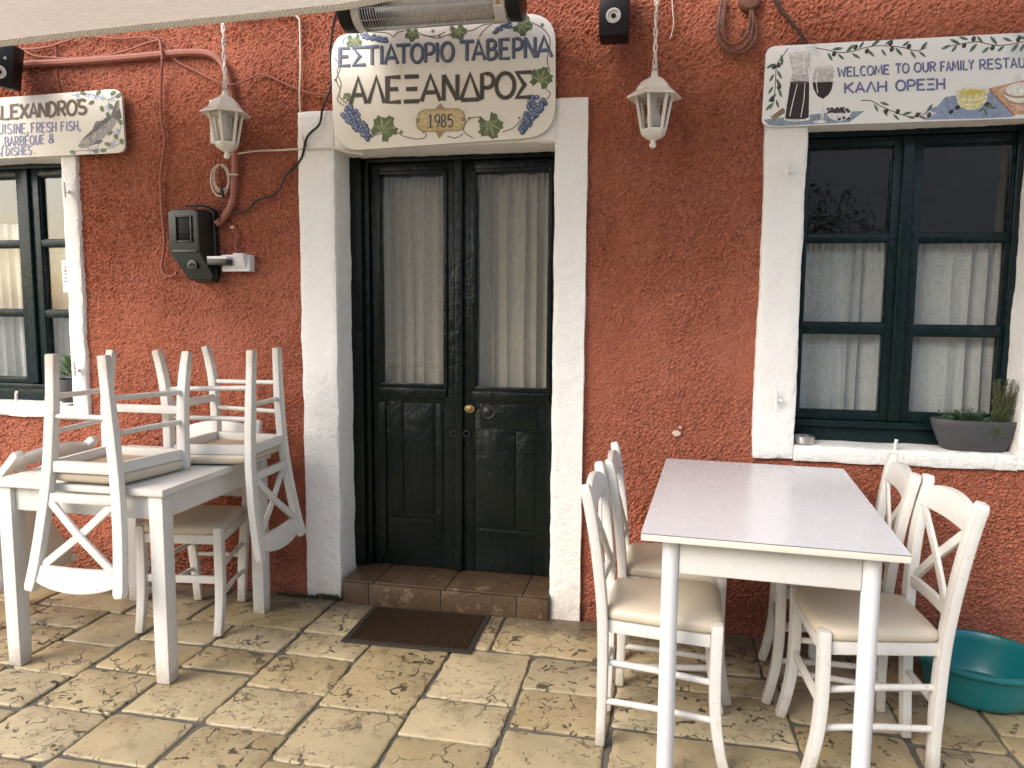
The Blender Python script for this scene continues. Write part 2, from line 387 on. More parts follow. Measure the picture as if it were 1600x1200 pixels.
M['awning'] = cloth('cream_awning_fabric', (0.70, 0.65, 0.545), 0.42, 700)
M['cord'] = simple('off_white_cord', (0.80, 0.765, 0.68), 0.8, 0.15, 60, 250, 0.003)
M['room'] = simple('dim_room_wall', (0.16, 0.13, 0.10), 0.9, 0.2)
M['facade'] = simple('pale_render', (0.50, 0.485, 0.455), 0.9, 0.08, 2, 20, 0.003)
M['shutter'] = simple('pale_shutter_paint', (0.55, 0.56, 0.54), 0.5, 0.1)
M['moss'] = simple('moss', (0.035, 0.045, 0.015), 0.95, 0.5, 60, 120, 0.006)
M['bare'] = simple('bare_plaster', (0.60, 0.42, 0.33), 0.9, 0.2, 30, 80, 0.003)

# ================================================================== SETTING
# one sheet of ground to the horizon, then the limestone slabs of the terrace on it
g = MB(); g.add([(-120, -120, -0.016), (120, -120, -0.016), (120, 60, -0.016), (-120, 60, -0.016)], [(0, 1, 2, 3)])
tag(g.build('ground', M['earth'], smooth=0), kind='structure')
g = MB(); g.add([(-6.0, -6.5, -0.010), (5.2, -6.5, -0.010), (5.2, 0.02, -0.010), (-6.0, 0.02, -0.010)], [(0, 1, 2, 3)])
tag(g.build('mortar_bed', M['mortar'], smooth=0), kind='structure')

def slab(mb, x0, x1, y0, y1, gap=0.008):
    x0 += gap*random.uniform(0.3, 1.2); x1 -= gap*random.uniform(0.5, 1.3)
    y0 += gap*random.uniform(0.5, 1.6); y1 -= gap*random.uniform(0.5, 1.6)
    j = lambda: random.uniform(-0.007, 0.007)
    c = [(x0+j(), y0+j()), (x1+j(), y0+j()), (x1+j(), y1+j()), (x0+j(), y1+j())]
    out = []; sd = random.uniform(0, 99); rr = [random.choice((0.008, 0.012, 0.02, 0.035)) for _ in c]
    for i in range(4):
        p, q, pr = Vector(c[i]), Vector(c[(i+1) % 4]), Vector(c[i-1])
        a = p+(pr-p).normalized()*rr[i]; b = p+(q-p).normalized()*rr[i]
        for t in (0, 0.33, 0.67, 1):
            out.append((1-t)**2*a+2*t*(1-t)*p+t*t*b)
        e = q+(p-q).normalized()*rr[(i+1) % 4]
        n_ = max(3, int((e-b).length/0.025))
        nm = Vector(((q-p).y, -(q-p).x)).normalized()
        for k in range(1, n_):
            t = k/n_
            out.append(b.lerp(e, t)+nm*0.0065*sn(sd+i*7+t*5, t*11, sd))
    cx = sum(p.x for p in out)/len(out); cy = sum(p.y for p in out)/len(out)
    n_ = len(out); h = random.uniform(-0.0025, 0.0015); tx, ty = random.uniform(-.006, .006), random.uniform(-.006, .006)
    z = lambda p: h+tx*(p.x-cx)+ty*(p.y-cy)
    ins = []
    for p in out:
        d = (Vector((cx, cy))-p).normalized(); ins.append(p+d*0.0035)
    ins2 = [p+(Vector((cx, cy))-p).normalized()*0.008 for p in out]
    vs = [(p.x, p.y, -0.016) for p in out]+[(p.x, p.y, z(p)-0.005) for p in out]+[(p.x, p.y, z(p)-0.0015) for p in ins]+[(p.x, p.y, z(p)) for p in ins2]
    fs = []
    for L in range(3):
        for i in range(n_):
            k = (i+1) % n_
            fs.append((L*n_+i, L*n_+k, (L+1)*n_+k, (L+1)*n_+i))
    fs.append(tuple(3*n_+i for i in range(n_)))
    mb.add(vs, fs, 0, (random.random(), random.random(), random.random()))

pv = MB()
XB = [-5.83, -5.49, -5.15, -4.81, -4.47, -4.13, -3.79, -3.45, -3.12, -2.78, -2.445, -2.125, -1.818, -1.478, -1.148, -0.812, -0.464, -0.120, 0.228, 0.838, 1.205, 1.515, 1.85, 2.19, 2.53, 2.87, 3.2, 3.55, 3.9, 4.25, 4.6, 4.95]
CROSS = {-2.445: [-0.583, -0.93, -1.19], -2.125: [-0.70, -0.952, -1.197, -1.46], -1.818: [-0.61, -0.878, -1.165, -1.444], -1.478: [-0.60, -0.796, -1.133, -1.402],
         -1.148: [-0.60, -0.877, -1.140, -1.40], -0.812: [-0.945, -1.278, -1.55], -0.464: [-0.805, -1.063, -1.36], -0.120: [-0.668, -0.941, -1.24],
         0.228: [-0.54, -0.865, -1.15], 0.838: [-0.70, -0.93, -1.25], 1.205: [-0.738, -1.05], 1.515: [-0.62, -0.88, -1.16]}
for i in range(len(XB)-1):
    x0, x1 = XB[i], XB[i+1]
    ys = [-0.39+random.uniform(-.006, .006)]+list(CROSS.get(x0, []))
    if len(ys) == 1: ys.append(-0.39-random.uniform(.2, .36))
    while ys[-1] > -6.3: ys.append(ys[-1]-random.uniform(0.24, 0.36))
    for k in range(len(ys)-1): slab(pv, x0, x1, ys[k+1], ys[k], 0.0075)
x = -6.0
while x < 5.0:                                      # the border course along the wall
    wd = random.uniform(0.33, 0.62); slab(pv, x, x+wd, -0.39, -0.003, 0.0075); x += wd
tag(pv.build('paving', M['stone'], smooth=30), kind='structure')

# ================================================================== THE BUILDING
house = thing('taverna_building', 'terracotta stucco taverna front with white plaster surrounds, dark green double door and two windows', 'building', (0, 0, 0))
DOOR = (-1.141, -0.118, 2.135); WINR = (0.915, 1.76, 0.855, 2.165); WINL = (-3.49, -2.612, 0.90, 2.155)
HOLES = [(-1.20, -0.07, -1, 2.19), (0.86, 1.82, 0.80, 2.22), (-3.55, -2.58, 0.86, 2.21)]

def wall_mesh():
    mb = MB(); X0, X1, Z0, Z1, st = -3.45, 2.25, -0.02, 3.0, 0.006
    nx, nz = int((X1-X0)/st), int((Z1-Z0)/st)
    vs = [(X0+st*i, 0.0, Z0+st*k) for k in range(nz+1) for i in range(nx+1)]
    fs = []
    for k in range(nz):
        z = Z0+st*(k+.5); row = k*(nx+1)
        hs = [h for h in HOLES if h[2] < z < h[3]]
        for i in range(nx):
            x = X0+st*(i+.5)
            if any(h[0] < x < h[1] for h in hs): continue
            fs.append((row+i, row+i+1, row+i+nx+2, row+i+nx+1))
    mb.add(vs, fs)
    X1, Z1 = X0+st*nx, Z0+st*nz
    def q(a, b, c, d): mb.add([(a, 0, c), (b, 0, c), (b, 0, d), (a, 0, d)], [(0, 1, 2, 3)])
    q(-6, X0, -.02, 0.86); q(-6, -3.55, 0.86, 2.21); q(-6, X0, 2.21, 3.0); q(-6, X1, Z1, 6.2); q(X1, 5.2, -.02, 6.2)
    mb.add([(-6, 0, 6.2), (5.2, 0, 6.2), (5.2, 4, 6.2), (-6, 4, 6.2)], [(0, 1, 2, 3)])
    return mb.build('wall', M['stucco'], house, smooth=180)
wall_mesh()

def rough_box(mb, x0, x1, y0, y1, z0, z1, jit=0.006, st=0.016, seed=0.0):
    """a plastered block: lattice faces with hand-made edges"""
    def lattice(a0, a1): n_ = max(1, int(round((a1-a0)/st))); return [a0+(a1-a0)*i/n_ for i in range(n_+1)]
    X, Y, Z = lattice(x0, x1), lattice(y0, y1), lattice(z0, z1)
    def put(A, B, fn):
        vs = [jv(*fn(a, b)) for a in A for b in B]; k = len(B)
        mb.add(vs, [(i*k+j, (i+1)*k+j, (i+1)*k+j+1, i*k+j+1) for i in range(len(A)-1) for j in range(k-1)])
    def jv(x, y, z):
        p = Vector((x*6+seed, y*6, z*6)); q = Vector((x*31, y*31+seed, z*31))
        ex = 1 if x in (x0, x1) else .25; ez = 1 if z in (z0, z1) else .25
        d = noise.noise_vector(p)*jit+noise.noise_vector(q)*jit*.4
        ed = (x in (x0, x1))+(y == y0)+(z in (z0, z1))
        r = 0.004 if ed >= 2 else 0
        cx, cz = (x0+x1)/2, (z0+z1)/2
        return (x+d.x*ex-(r if x > cx else -r)*(x in (x0, x1)), y+d.y*.4+r*(y == y0), z+d.z*ez-(r if z > cz else -r)*(z in (z0, z1)))
    put(X, Z, lambda a, b: (a, y0, b)); put(X, Y, lambda a, b: (a, b, z0)); put(X, Y, lambda a, b: (a, b, z1))
    put(Y, Z, lambda a, b: (x0, a, b)); put(Y, Z, lambda a, b: (x1, a, b))

mb = MB()
rough_box(mb, -1.325, DOOR[0], -0.022, 0.185, 0.0, 2.315, seed=1)
rough_box(mb, DOOR[1], 0.024, -0.022, 0.185, -0.02, 2.318, seed=2)
rough_box(mb, DOOR[0]-.004, DOOR[1]+.004, -0.021, 0.185, DOOR[2], 2.316, seed=3)
mb.build('door_surround', M['plaster'], house, smooth=50, doubles=True)
mb = MB()
rough_box(mb, 0.748, WINR[0], -0.022, 0.145, 0.79, 2.33, seed=4)
rough_box(mb, WINR[1], 1.93, -0.022, 0.145, 0.79, 2.33, seed=5)
rough_box(mb, WINR[0]-.004, WINR[1]+.004, -0.021, 0.145, WINR[3], 2.33, seed=6)
rough_box(mb, WINR[0]-.004, WINR[1]+.004, -0.021, 0.30, 0.785, WINR[2], seed=7)
mb.build('window_surround', M['plaster'], house, smooth=50, doubles=True)
mb = MB()
rough_box(mb, WINL[1], -2.520, -0.022, 0.145, 0.835, 2.28, seed=8)
rough_box(mb, -3.62, WINL[0], -0.022, 0.145, 0.835, 2.28, seed=9)
rough_box(mb, WINL[0]-.004, WINL[1]+.004, -0.021, 0.145, WINL[3], 2.28, seed=10)
rough_box(mb, WINL[0]-.004, WINL[1]+.004, -0.021, 0.30, 0.832, WINL[2], seed=11)
mb.build('window_surround', M['plaster'], house, smooth=50, doubles=True)

# tiled doorstep
mb = MB(); random.seed(3)
mb.box(-1.118, -0.114, -0.046, 0.24, -0.02, 0.108, 1)
xs = [-1.116, -0.985, -0.625, -0.262, -0.116]
for a, b in zip(xs[:-1], xs[1:]):
    mb.box(a+.003, b-.003, -0.052, -0.042, -0.005, 0.103)
for a, b in zip([-1.116, -0.955, -0.60, -0.235], [-0.955, -0.60, -0.235, -0.116]):
    mb.box(a+.003, b-.003, -0.057, 0.235, 0.106, 0.116+random.uniform(0, .002))
mb.build('door_step', [M['tile'], M['mortar']], house, bevel=0.003)

# door frame and leaves
mb = MB()
mb.box(-1.16, -1.085, 0.150, 0.26, 0.116, 2.14); mb.box(-1.085, -1.055, 0.172, 0.26, 0.116, 2.112)
mb.box(-0.112, -0.085, 0.150, 0.26, 0.116, 2.14)
mb.box(-1.16, -0.085, 0.148, 0.26, 2.141, 2.19); mb.box(-1.085, -0.112, 0.172, 0.26, 2.112, 2.141)
mb.build('door_frame', M['door'], house, bevel=0.004)

def leaf(x0, x1, gx0, gx1, gz0, gz1, pan, astragal=None):
    mb = MB(); y0, y1 = 0.190, 0.232; zb, zt = 0.122, 2.110
    mb.box(x0, gx0, y0, y1, zb, zt); mb.box(gx1, x1, y0, y1, zb, zt)
    mb.box(gx0, gx1, y0+.001, y1, gz1, zt); mb.box(gx0, gx1, y0+.001, y1, 0.93, gz0)
    mb.box(gx0, gx1, y0+.004, y1, zb, 0.93)
    o = mb.build('door', M['door'], house, bevel=0.003)
    mb = MB(); t = 0.016                                                 # beading round the glass
    mb.box(gx0-t, gx0+.004, y0-.011, y0+.016, gz0-t, gz1+t); mb.box(gx1-.004, gx1+t, y0-.011, y0+.016, gz0-t, gz1+t)
    mb.box(gx0+.004, gx1-.004, y0-.010, y0+.016, gz1-.004, gz1+t); mb.box(gx0+.004, gx1-.004, y0-.010, y0+.016, gz0-t, gz0+.004)
    mb.box(gx0-.012, gx1+.012, y0-.014, y0-.002, gz0-.062, gz0-.020)
    mb.build('glazing_bead', M['door'], o, bevel=0.004)
    mb = MB()
    for (a, b, c, d, e) in pan: mb.box(a, b, y0-e, y0+.003, c, d)
    mb.build('panel_board', M['door'], o, bevel=0.003)
    mb = MB(); mb.box(gx0, gx1, 0.208, 0.212, gz0, gz1); mb.build('glass_pane', M['glass'], o, smooth=0)
    if astragal:
        mb = MB(); mb.bar([(astragal, 0.178, zb), (astragal, 0.178, zt)], 0.040, 0.030); mb.build('cover_strip', M['door'], o, bevel=0.010, seg=3)
    return o
leaf_l = leaf(-1.053, -0.606, -1.006, -0.678, 1.044, 2.058,
              [(-1.02, -0.985, 0.16, 0.95, .006), (-0.965, -0.895, 0.38, 0.955, .003), (-0.89, -0.735, 0.395, 0.95, .005), (-0.965, -0.735, 0.335, 0.37, .007), (-0.72, -0.69, 0.30, 0.95, .004)], -0.603)
leaf_r = leaf(-0.600, -0.114, -0.527, -0.172, 1.038, 2.056,
              [(-0.50, -0.22, 0.84, 0.955, .003), (-0.48, -0.325, 0.35, 0.83, .004), (-0.32, -0.225, 0.36, 0.825, .003), (-0.50, -0.22, 0.315, 0.34, .006)])
def ring(parent, c, r, t, mat, n_=20, tilt=0.0):
    mb = MB(); mb.tube([(c[0]+r*math.cos(a), c[1]-r*tilt*(1+math.sin(a)), c[2]+r*math.sin(a)) for a in [2*math.pi*i/n_ for i in range(n_)]], t, 8, closed=True)
    mb.tube([(c[0], c[1]+.02, c[2]+r), (c[0], c[1]-.004, c[2]+r)], t*1.3, 8)
    return mb.build('ring_handle', mat, parent)
p = at(709, 677, y=.172); ring(leaf_l, (p.x, .166, p.z), .013, .0032, M['iron'])
p = at(730, 677, y=.185); ring(leaf_r, (p.x, .176, p.z), .015, .0035, M['iron'])
p = at(734, 639, y=.185); mb = MB()                                       # brass lock plate with a keyhole
mb.prism([(p.x+.027*math.cos(a)*(1 if abs(math.cos(a)) < .7 else .96), p.z+.019*math.sin(a)) for a in [2*math.pi*i/24 for i in range(24)]], .180, .190)
mb.lathe([(.012, 0), (.012, .004), (.004, .006)], (0, 0, 0), 16)
for i in range(len(mb.v)-48, len(mb.v)): x, y, z = mb.v[i]; mb.v[i] = (p.x+x, .180-z, p.z+y)
mb.build('lock_plate', M['brass'], leaf_r, bevel=.0015)
p = at(761, 643, y=.17); mb = MB()                                        # turned iron knob
mb.lathe([(.040, 0), (.042, .006), (.036, .012), (.030, .011), (.026, .016), (.020, .017), (.017, .026), (.009, .030), (.004, .031)], (0, 0, 0), 32)
mb.v = [(p.x+x, .191-z, p.z+y) for x, y, z in mb.v]; mb.build('door_knob', M['iron'], leaf_r)

# windows: outer frame, two casements with glazing bars, panes
def window(x0, x1, z0, z1, xm, bars, cas, board_z):
    mb = MB(); y0 = 0.128
    mb.box(x0-.02, x0+.022, y0, .21, z0, z1+.02); mb.box(x1-.022, x1+.02, y0, .21, z0, z1+.02)
    mb.box(x0+.022, x1-.022, y0, .21, z1-.022, z1+.02); mb.box(x0+.022, x1-.022, y0+.004, .21, z0, z0+.066)
    mb.box(x0+.022, x1-.022, y0-.022, .2, z0+.066, z0+.092)
    o = mb.build('window', M['frame'], house, bevel=.004)
    for k, (a, b, gz, rail) in enumerate(cas):
        m2 = MB(); yc = .142
        L, R = (x0+.024, xm-.002) if k == 0 else (xm+.002, x1-.024)
        zb, zt = z0+.094, z1-.024
        m2.box(L, a, yc, .185, zb, zt); m2.box(b, R, yc, .185, zb, zt)
        m2.box(a, b, yc+.001, .185, gz[0][1], zt); m2.box(a, b, yc+.001, .185, zb, gz[-1][0])
        for (u, v_) in zip(gz[1:], gz[:-1]): m2.box(a, b, yc+.002, .180, u[1], v_[0])
        for g_ in gz:                                                      # thin bead and putty line
            m2.box(a, a+.006, yc+.010, .180, g_[0], g_[1]); m2.box(b-.006, b, yc+.010, .180, g_[0], g_[1])
            m2.box(a+.006, b-.006, yc+.010, .180, g_[1]-.006, g_[1]); m2.box(a+.006, b-.006, yc+.010, .180, g_[0], g_[0]+.006)
        c = m2.build('casement', M['frame'], o, bevel=.0025)
        m3 = MB(); m3.box(a, b, .168, .171, gz[-1][0], gz[0][1]); m3.build('glass_pane', M['glass'], o, smooth=0)
    m4 = MB(); m4.bar([(xm, .136, z0+.094), (xm, .136, z1-.024)], .046, .024); m4.build('cover_strip', M['frame'], o, bevel=.008, seg=3)
    return o
win_r = window(0.915, 1.76, 0.855, 2.165, 1.337, None,
               [(0.952, 1.282, [(1.742, 2.104), (1.366, 1.712), (0.984, 1.324)], 0), (1.394, 1.732, [(1.740, 2.102), (1.358, 1.707), (0.985, 1.318)], 0)], 0)
win_l = window(-3.49, -2.612, 0.90, 2.155, -2.975, None,
               [(-3.40, -3.042, [(1.760, 2.093), (1.392, 1.728), (1.022, 1.358)], 0), (-2.905, -2.648, [(1.763, 2.096), (1.390, 1.730), (1.022, 1.355)], 0)], 0)

# shutter catches on the surrounds and pegs in the sills
def catch(px, py):
    p = at(px, py, y=-.03); mb = MB()
    mb.tube([(p.x, -.02, p.z), (p.x, -.055, p.z)], .009, 10); mb.tube([(p.x-.004, -.052, p.z+.045), (p.x, -.054, p.z), (p.x-.001, -.052, p.z-.03)], .0065, 8, scales=[.6, 1.2, .8])
    mb.tube([(p.x, -.05, p.z), (p.x+.022, -.05, p.z-.002)], .007, 8); mb.build('shutter_catch', M['plaster'], house)
for q in ((1228, 268), (1212, 624), (107, 300), (122, 578)): catch(*q)
for (px, py) in ((1399, 694), (25, 617)):
    p = at(px, py, y=-.012); mb = MB(); mb.tube([(p.x, -.012, p.z-.03), (p.x, -.012, p.z), (p.x+.004, -.010, p.z+.02)], .007, 8); mb.build('sill_peg', M['plaster'], house)
# dim room behind the glass
mb = MB()
mb.add([(-6, 3.2, -.1), (5.2, 3.2, -.1), (5.2, 3.2, 3.0), (-6, 3.2, 3.0)], [(0, 1, 2, 3)])
mb.add([(-6, .3, -.05), (5.2, .3, -.05), (5.2, 3.2, -.05), (-6, 3.2, -.05)], [(0, 1, 2, 3)])
mb.add([(-6, .3, 2.9), (5.2, .3, 2.9), (5.2, 3.2, 2.9), (-6, 3.2, 2.9)], [(3, 2, 1, 0)])
mb.add([(-6, 0.01, -.1), (-6, 3.2, -.1), (-6, 3.2, 6.2), (-6, 0.01, 6.2)], [(0, 1, 2, 3)]); mb.add([(5.2, 0.01, -.1), (5.2, 3.2, -.1), (5.2, 3.2, 6.2), (5.2, 0.01, 6.2)], [(3, 2, 1, 0)])
mb.box(0.9, 1.6, 2.2, 2.7, -.04, 1.5); mb.box(-3.2, -2.6, 2.2, 2.7, -.04, 1.7)
mb.build('interior', M['room'], house, smooth=0)
# bare patches where the paint has come off
for (px, py, r) in ((1057, 677, .017), (1063, 668, .007), (363, 355, .010)):
    p = at(px, py, y=-.012); n_ = 16; mb = MB()
    mb.prism([(p.x+r*(1+.5*sn(k*1.3, px))*math.cos(2*math.pi*k/n_), p.z+r*(.75+.4*sn(k*.9, py))*math.sin(2*math.pi*k/n_)) for k in range(n_)], -.0145, .004)
    mb.build('bare_patch', M['bare'], house, bevel=.001)

# ------------------------------------------------------------------ curtains (hang behind the glass)
def curtain(x0, x1, z0, z1, y, mat, label, folds, seed, amp=.017, grp=None, gather=True):
    mb = MB(); nx, nz = 150, 50; vs = []
    for k in range(nz+1):
        t = k/nz; z = z0+(z1-z0)*t
        for i in range(nx+1):
            s = i/nx
            q = s+.20*sn(s*2.1+seed, seed)+.07*sn(s*5, seed+4)+.012*sn(s*3, t*1.4, seed)
            ph = folds*math.pi*.85*q; am = amp*(.75+.8*sn(s*3.3+seed, 9.1))*(1-.25*t)
            d = am*(abs(math.sin(ph))**.8*2-1)+.006*sn(s*11, t*1.2, seed)+.003*sn(s*5, t*6, seed+2)
            if gather and t > .93: d = d*.6+.006*math.sin(s*folds*2*math.pi*2.3+seed)*min(1, (t-.93)*25)
            vs.append((x0+(x1-x0)*s+.006*sn(s*6, t*2, seed+9), y+d+.004, z+(.004*math.sin(ph) if k in (0, nz) else 0)))
    mb.add(vs, [(k*(nx+1)+i, k*(nx+1)+i+1, (k+1)*(nx+1)+i+1, (k+1)*(nx+1)+i) for k in range(nz) for i in range(nx)])
    o = mb.build('curtain', mat, None, smooth=180)
    return tag(o, label, 'curtain', grp)
G = 'linen curtains behind the glass'
curtain(-1.012, -.672, .99, 2.052, .255, M['curtain'], 'beige gathered linen curtain behind the glass of the left door leaf', 6, 1.7, grp=G)
curtain(-.532, -.165, .99, 2.052, .255, M['curtain'], 'beige gathered linen curtain behind the glass of the right door leaf', 6, 5.1, grp=G)
curtain(.945, 1.292, .93, 1.722, .222, M['curtain_pale'], 'grey white half curtain in the left casement of the right-hand window', 6, 8.3, .017, G)
curtain(1.385, 1.742, .93, 1.716, .222, M['curtain_pale'], 'grey white half curtain in the right casement, behind the grey planter', 5, 2.9, .018, G)
curtain(-3.42, -3.075, .97, 1.86, .225, M['curtain_pale'], 'pale curtain in the left casement of the window at the far left', 5, 6.6, .018, G)
curtain(-2.93, -2.63, .97, 1.735, .222, M['curtain_pale'], 'pale half curtain beside the sticker in the window at the far left', 4, 4.2, .016, G)

# ================================================================== AWNING
def awn_z(x, y):                                                         # measured edge height at y = -0.30
    s = (x+2.644)/1.71
    return .07*max(0, x+.95)+2.607+.051*s+.010*math.sin(x*2.3+.6)*.5+(-.30-y)*(-.045)+.012*sn(x*2.2, y*1.5)*min(1, (-.30-y)*5)
aw = thing('awning', 'cream fabric awning with a corded hem above the terrace', 'awning', (0, 0, 2.6))
mb = MB(); xs = [-3.18+.06*i for i in range(107)]; ys = [-.30-.05*k for k in range(11)]+[-.8-.2*(k+1) for k in range(5)]
vs = [(x, y, awn_z(x, y)-2.6+.006) for y in ys for x in xs]; n_ = len(xs)
mb.add(vs, [(k*n_+i, k*n_+i+1, (k+1)*n_+i+1, (k+1)*n_+i) for k in range(len(ys)-1) for i in range(n_-1)])
mb.build('fabric', M['awning'], aw, smooth=180)
mb = MB(); prof = [(.015*math.cos(a), .008*math.sin(a)) for a in [2*math.pi*i/10 for i in range(10)]]
pts = [(x, -.30, awn_z(x, -.30)-2.6-.004) for x in [-3.18+.02*i for i in range(320)]]
mb.sweep(pts, [(b, a) for a, b in prof], (0, 0, 1))
for k in range(0, 319):                                                   # twisted strands of the cord
    x, y, z = pts[k]; a = k*1.1
    mb.tube([(x-.008, y-.0085, z-.013), (x+.016, y-.0095, z+.013)], .0032, 5)
mb.build('hem_cord', M['cord'], aw)
mb = MB(); mb.tube([(-3.18, -1.8, awn_z(-3.18, -1.8)-2.6), (3.2, -1.8, awn_z(3.2, -1.8)-2.6)], .03, 12); mb.build('front_bar', M['metal_white'], aw)

# ================================================================== PATIO HEATER
ht = thing('patio_heater', 'tubular electric patio heater with wire grille above the door sign', 'heater', (-.615, -.20, 2.672))
R_ = .088; hx0, hx1 = -.325, .325
def arc(a0, a1, n_, r): return [(r*math.sin(math.radians(a0+(a1-a0)*i/n_)), -r*math.cos(math.radians(a0+(a1-a0)*i/n_))) for i in range(n_+1)]   # (y,z): 0 deg straight down
def shell(mb, x0, x1, a0, a1, r0, r1, mi=0, n_=18):
    o_ = arc(a0, a1, n_, r1); i_ = arc(a0, a1, n_, r0); poly = o_+i_[::-1]; k = len(poly)
    vs = [(x0, y, z) for y, z in poly]+[(x1, y, z) for y, z in poly]
    fs = [(i, (i+1) % k, k+(i+1) % k, k+i) for i in range(k)]
    for i in range(n_): fs.append((i, i+1, k-2-i, k-1-i)); fs.append((k+i, k+k-1-i, k+k-2-i, k+i+1))
    mb.add(vs, fs, mi)
mb = MB(); shell(mb, hx0, hx1, 20, 255, R_-.004, R_); mb.build('housing', M['silver'], ht)
mb = MB(); shell(mb, hx0+.002, hx1-.002, 22, 253, R_-.014, R_-.006); mb.build('reflector', M['mirror'], ht)
for a, b in ((hx0-.068, hx0), (hx1, hx1+.062)):
    mb = MB(); mb.lathe([(R_*.80, a), (R_+.002, a+.012), (R_+.004, b)], (0, 0, 0), 32)
    mb.v = [(z, x, y) for x, y, z in mb.v]; mb.build('end_cap', M['black'], ht, bevel=.003)
mb = MB(); shell(mb, hx0+.001, hx0+.036, -110, 24, R_-.004, R_+.001); mb.build('end_band', M['silver'], ht)
mb = MB(); shell(mb, hx1-.046, hx1-.001, -110, 24, R_-.004, R_+.001); mb.build('end_band', M['silver'], ht)
mb = MB()
x = hx0+.04
while x < hx1-.05: mb.tube([(x, y, z) for y, z in arc(-108, 22, 14, R_-.002)], .0016, 5); x += .0115
for a in (-100, -70, -38, -8, 20):
    y, z = arc(a, a, 1, R_-.004)[0]; mb.tube([(hx0+.03, y, z), (hx1-.04, y, z)], .002, 6)
mb.build('grille', M['steel'], ht)
mb = MB(); mb.tube([(hx0+.05, -.012, -.012), (hx1-.06, -.012, -.012)], .010, 12); mb.build('heating_tube', M['bulb'], ht)
mb = MB(); mb.box(hx0+.036, hx0+.085, -.05, .05, -.07, -.01); mb.build('tube_holder', M['black'], ht, bevel=.004)
mb = MB()                                                                 # warning label with a yellow triangle
def on_band(dx, dz): a = math.radians(-62+dz); return (hx1-.024+dx, (R_+.0016)*math.sin(a), -(R_+.0016)*math.cos(a))
mb.add([on_band(-.017, -11), on_band(.017, -11), on_band(.017, 11), on_band(-.017, 11)], [(0, 1, 2, 3)], 0, (.8, .76, .68))
def lift(p, k): return (p[0], p[1]*k, p[2]*k)
mb.add([lift(on_band(-.010, 6), 1.006), lift(on_band(.010, 6), 1.006), lift(on_band(0, -6.5), 1.006)], [(0, 1, 2)], 0, (.05, .04, .03))
mb.add([lift(on_band(-.0075, 5), 1.011), lift(on_band(.0075, 5), 1.011), lift(on_band(0, -4.5), 1.011)], [(0, 1, 2)], 0, (.75, .45, .03))
mb.add([lift(on_band(-.0012, 3.5), 1.016), lift(on_band(.0012, 3.5), 1.016), lift(on_band(.0008, -2), 1.016), lift(on_band(-.0012, -2), 1.016)], [(0, 1, 2, 3)], 0, (.04, .03, .02))
mb.build('warning_label', M['paint'], ht, smooth=0)
for x in (-.25, .25):
    mb = MB(); mb.box(x-.015, x+.015, .06, .2, .02, .05); mb.build('bracket', M['black'], ht, bevel=.003)

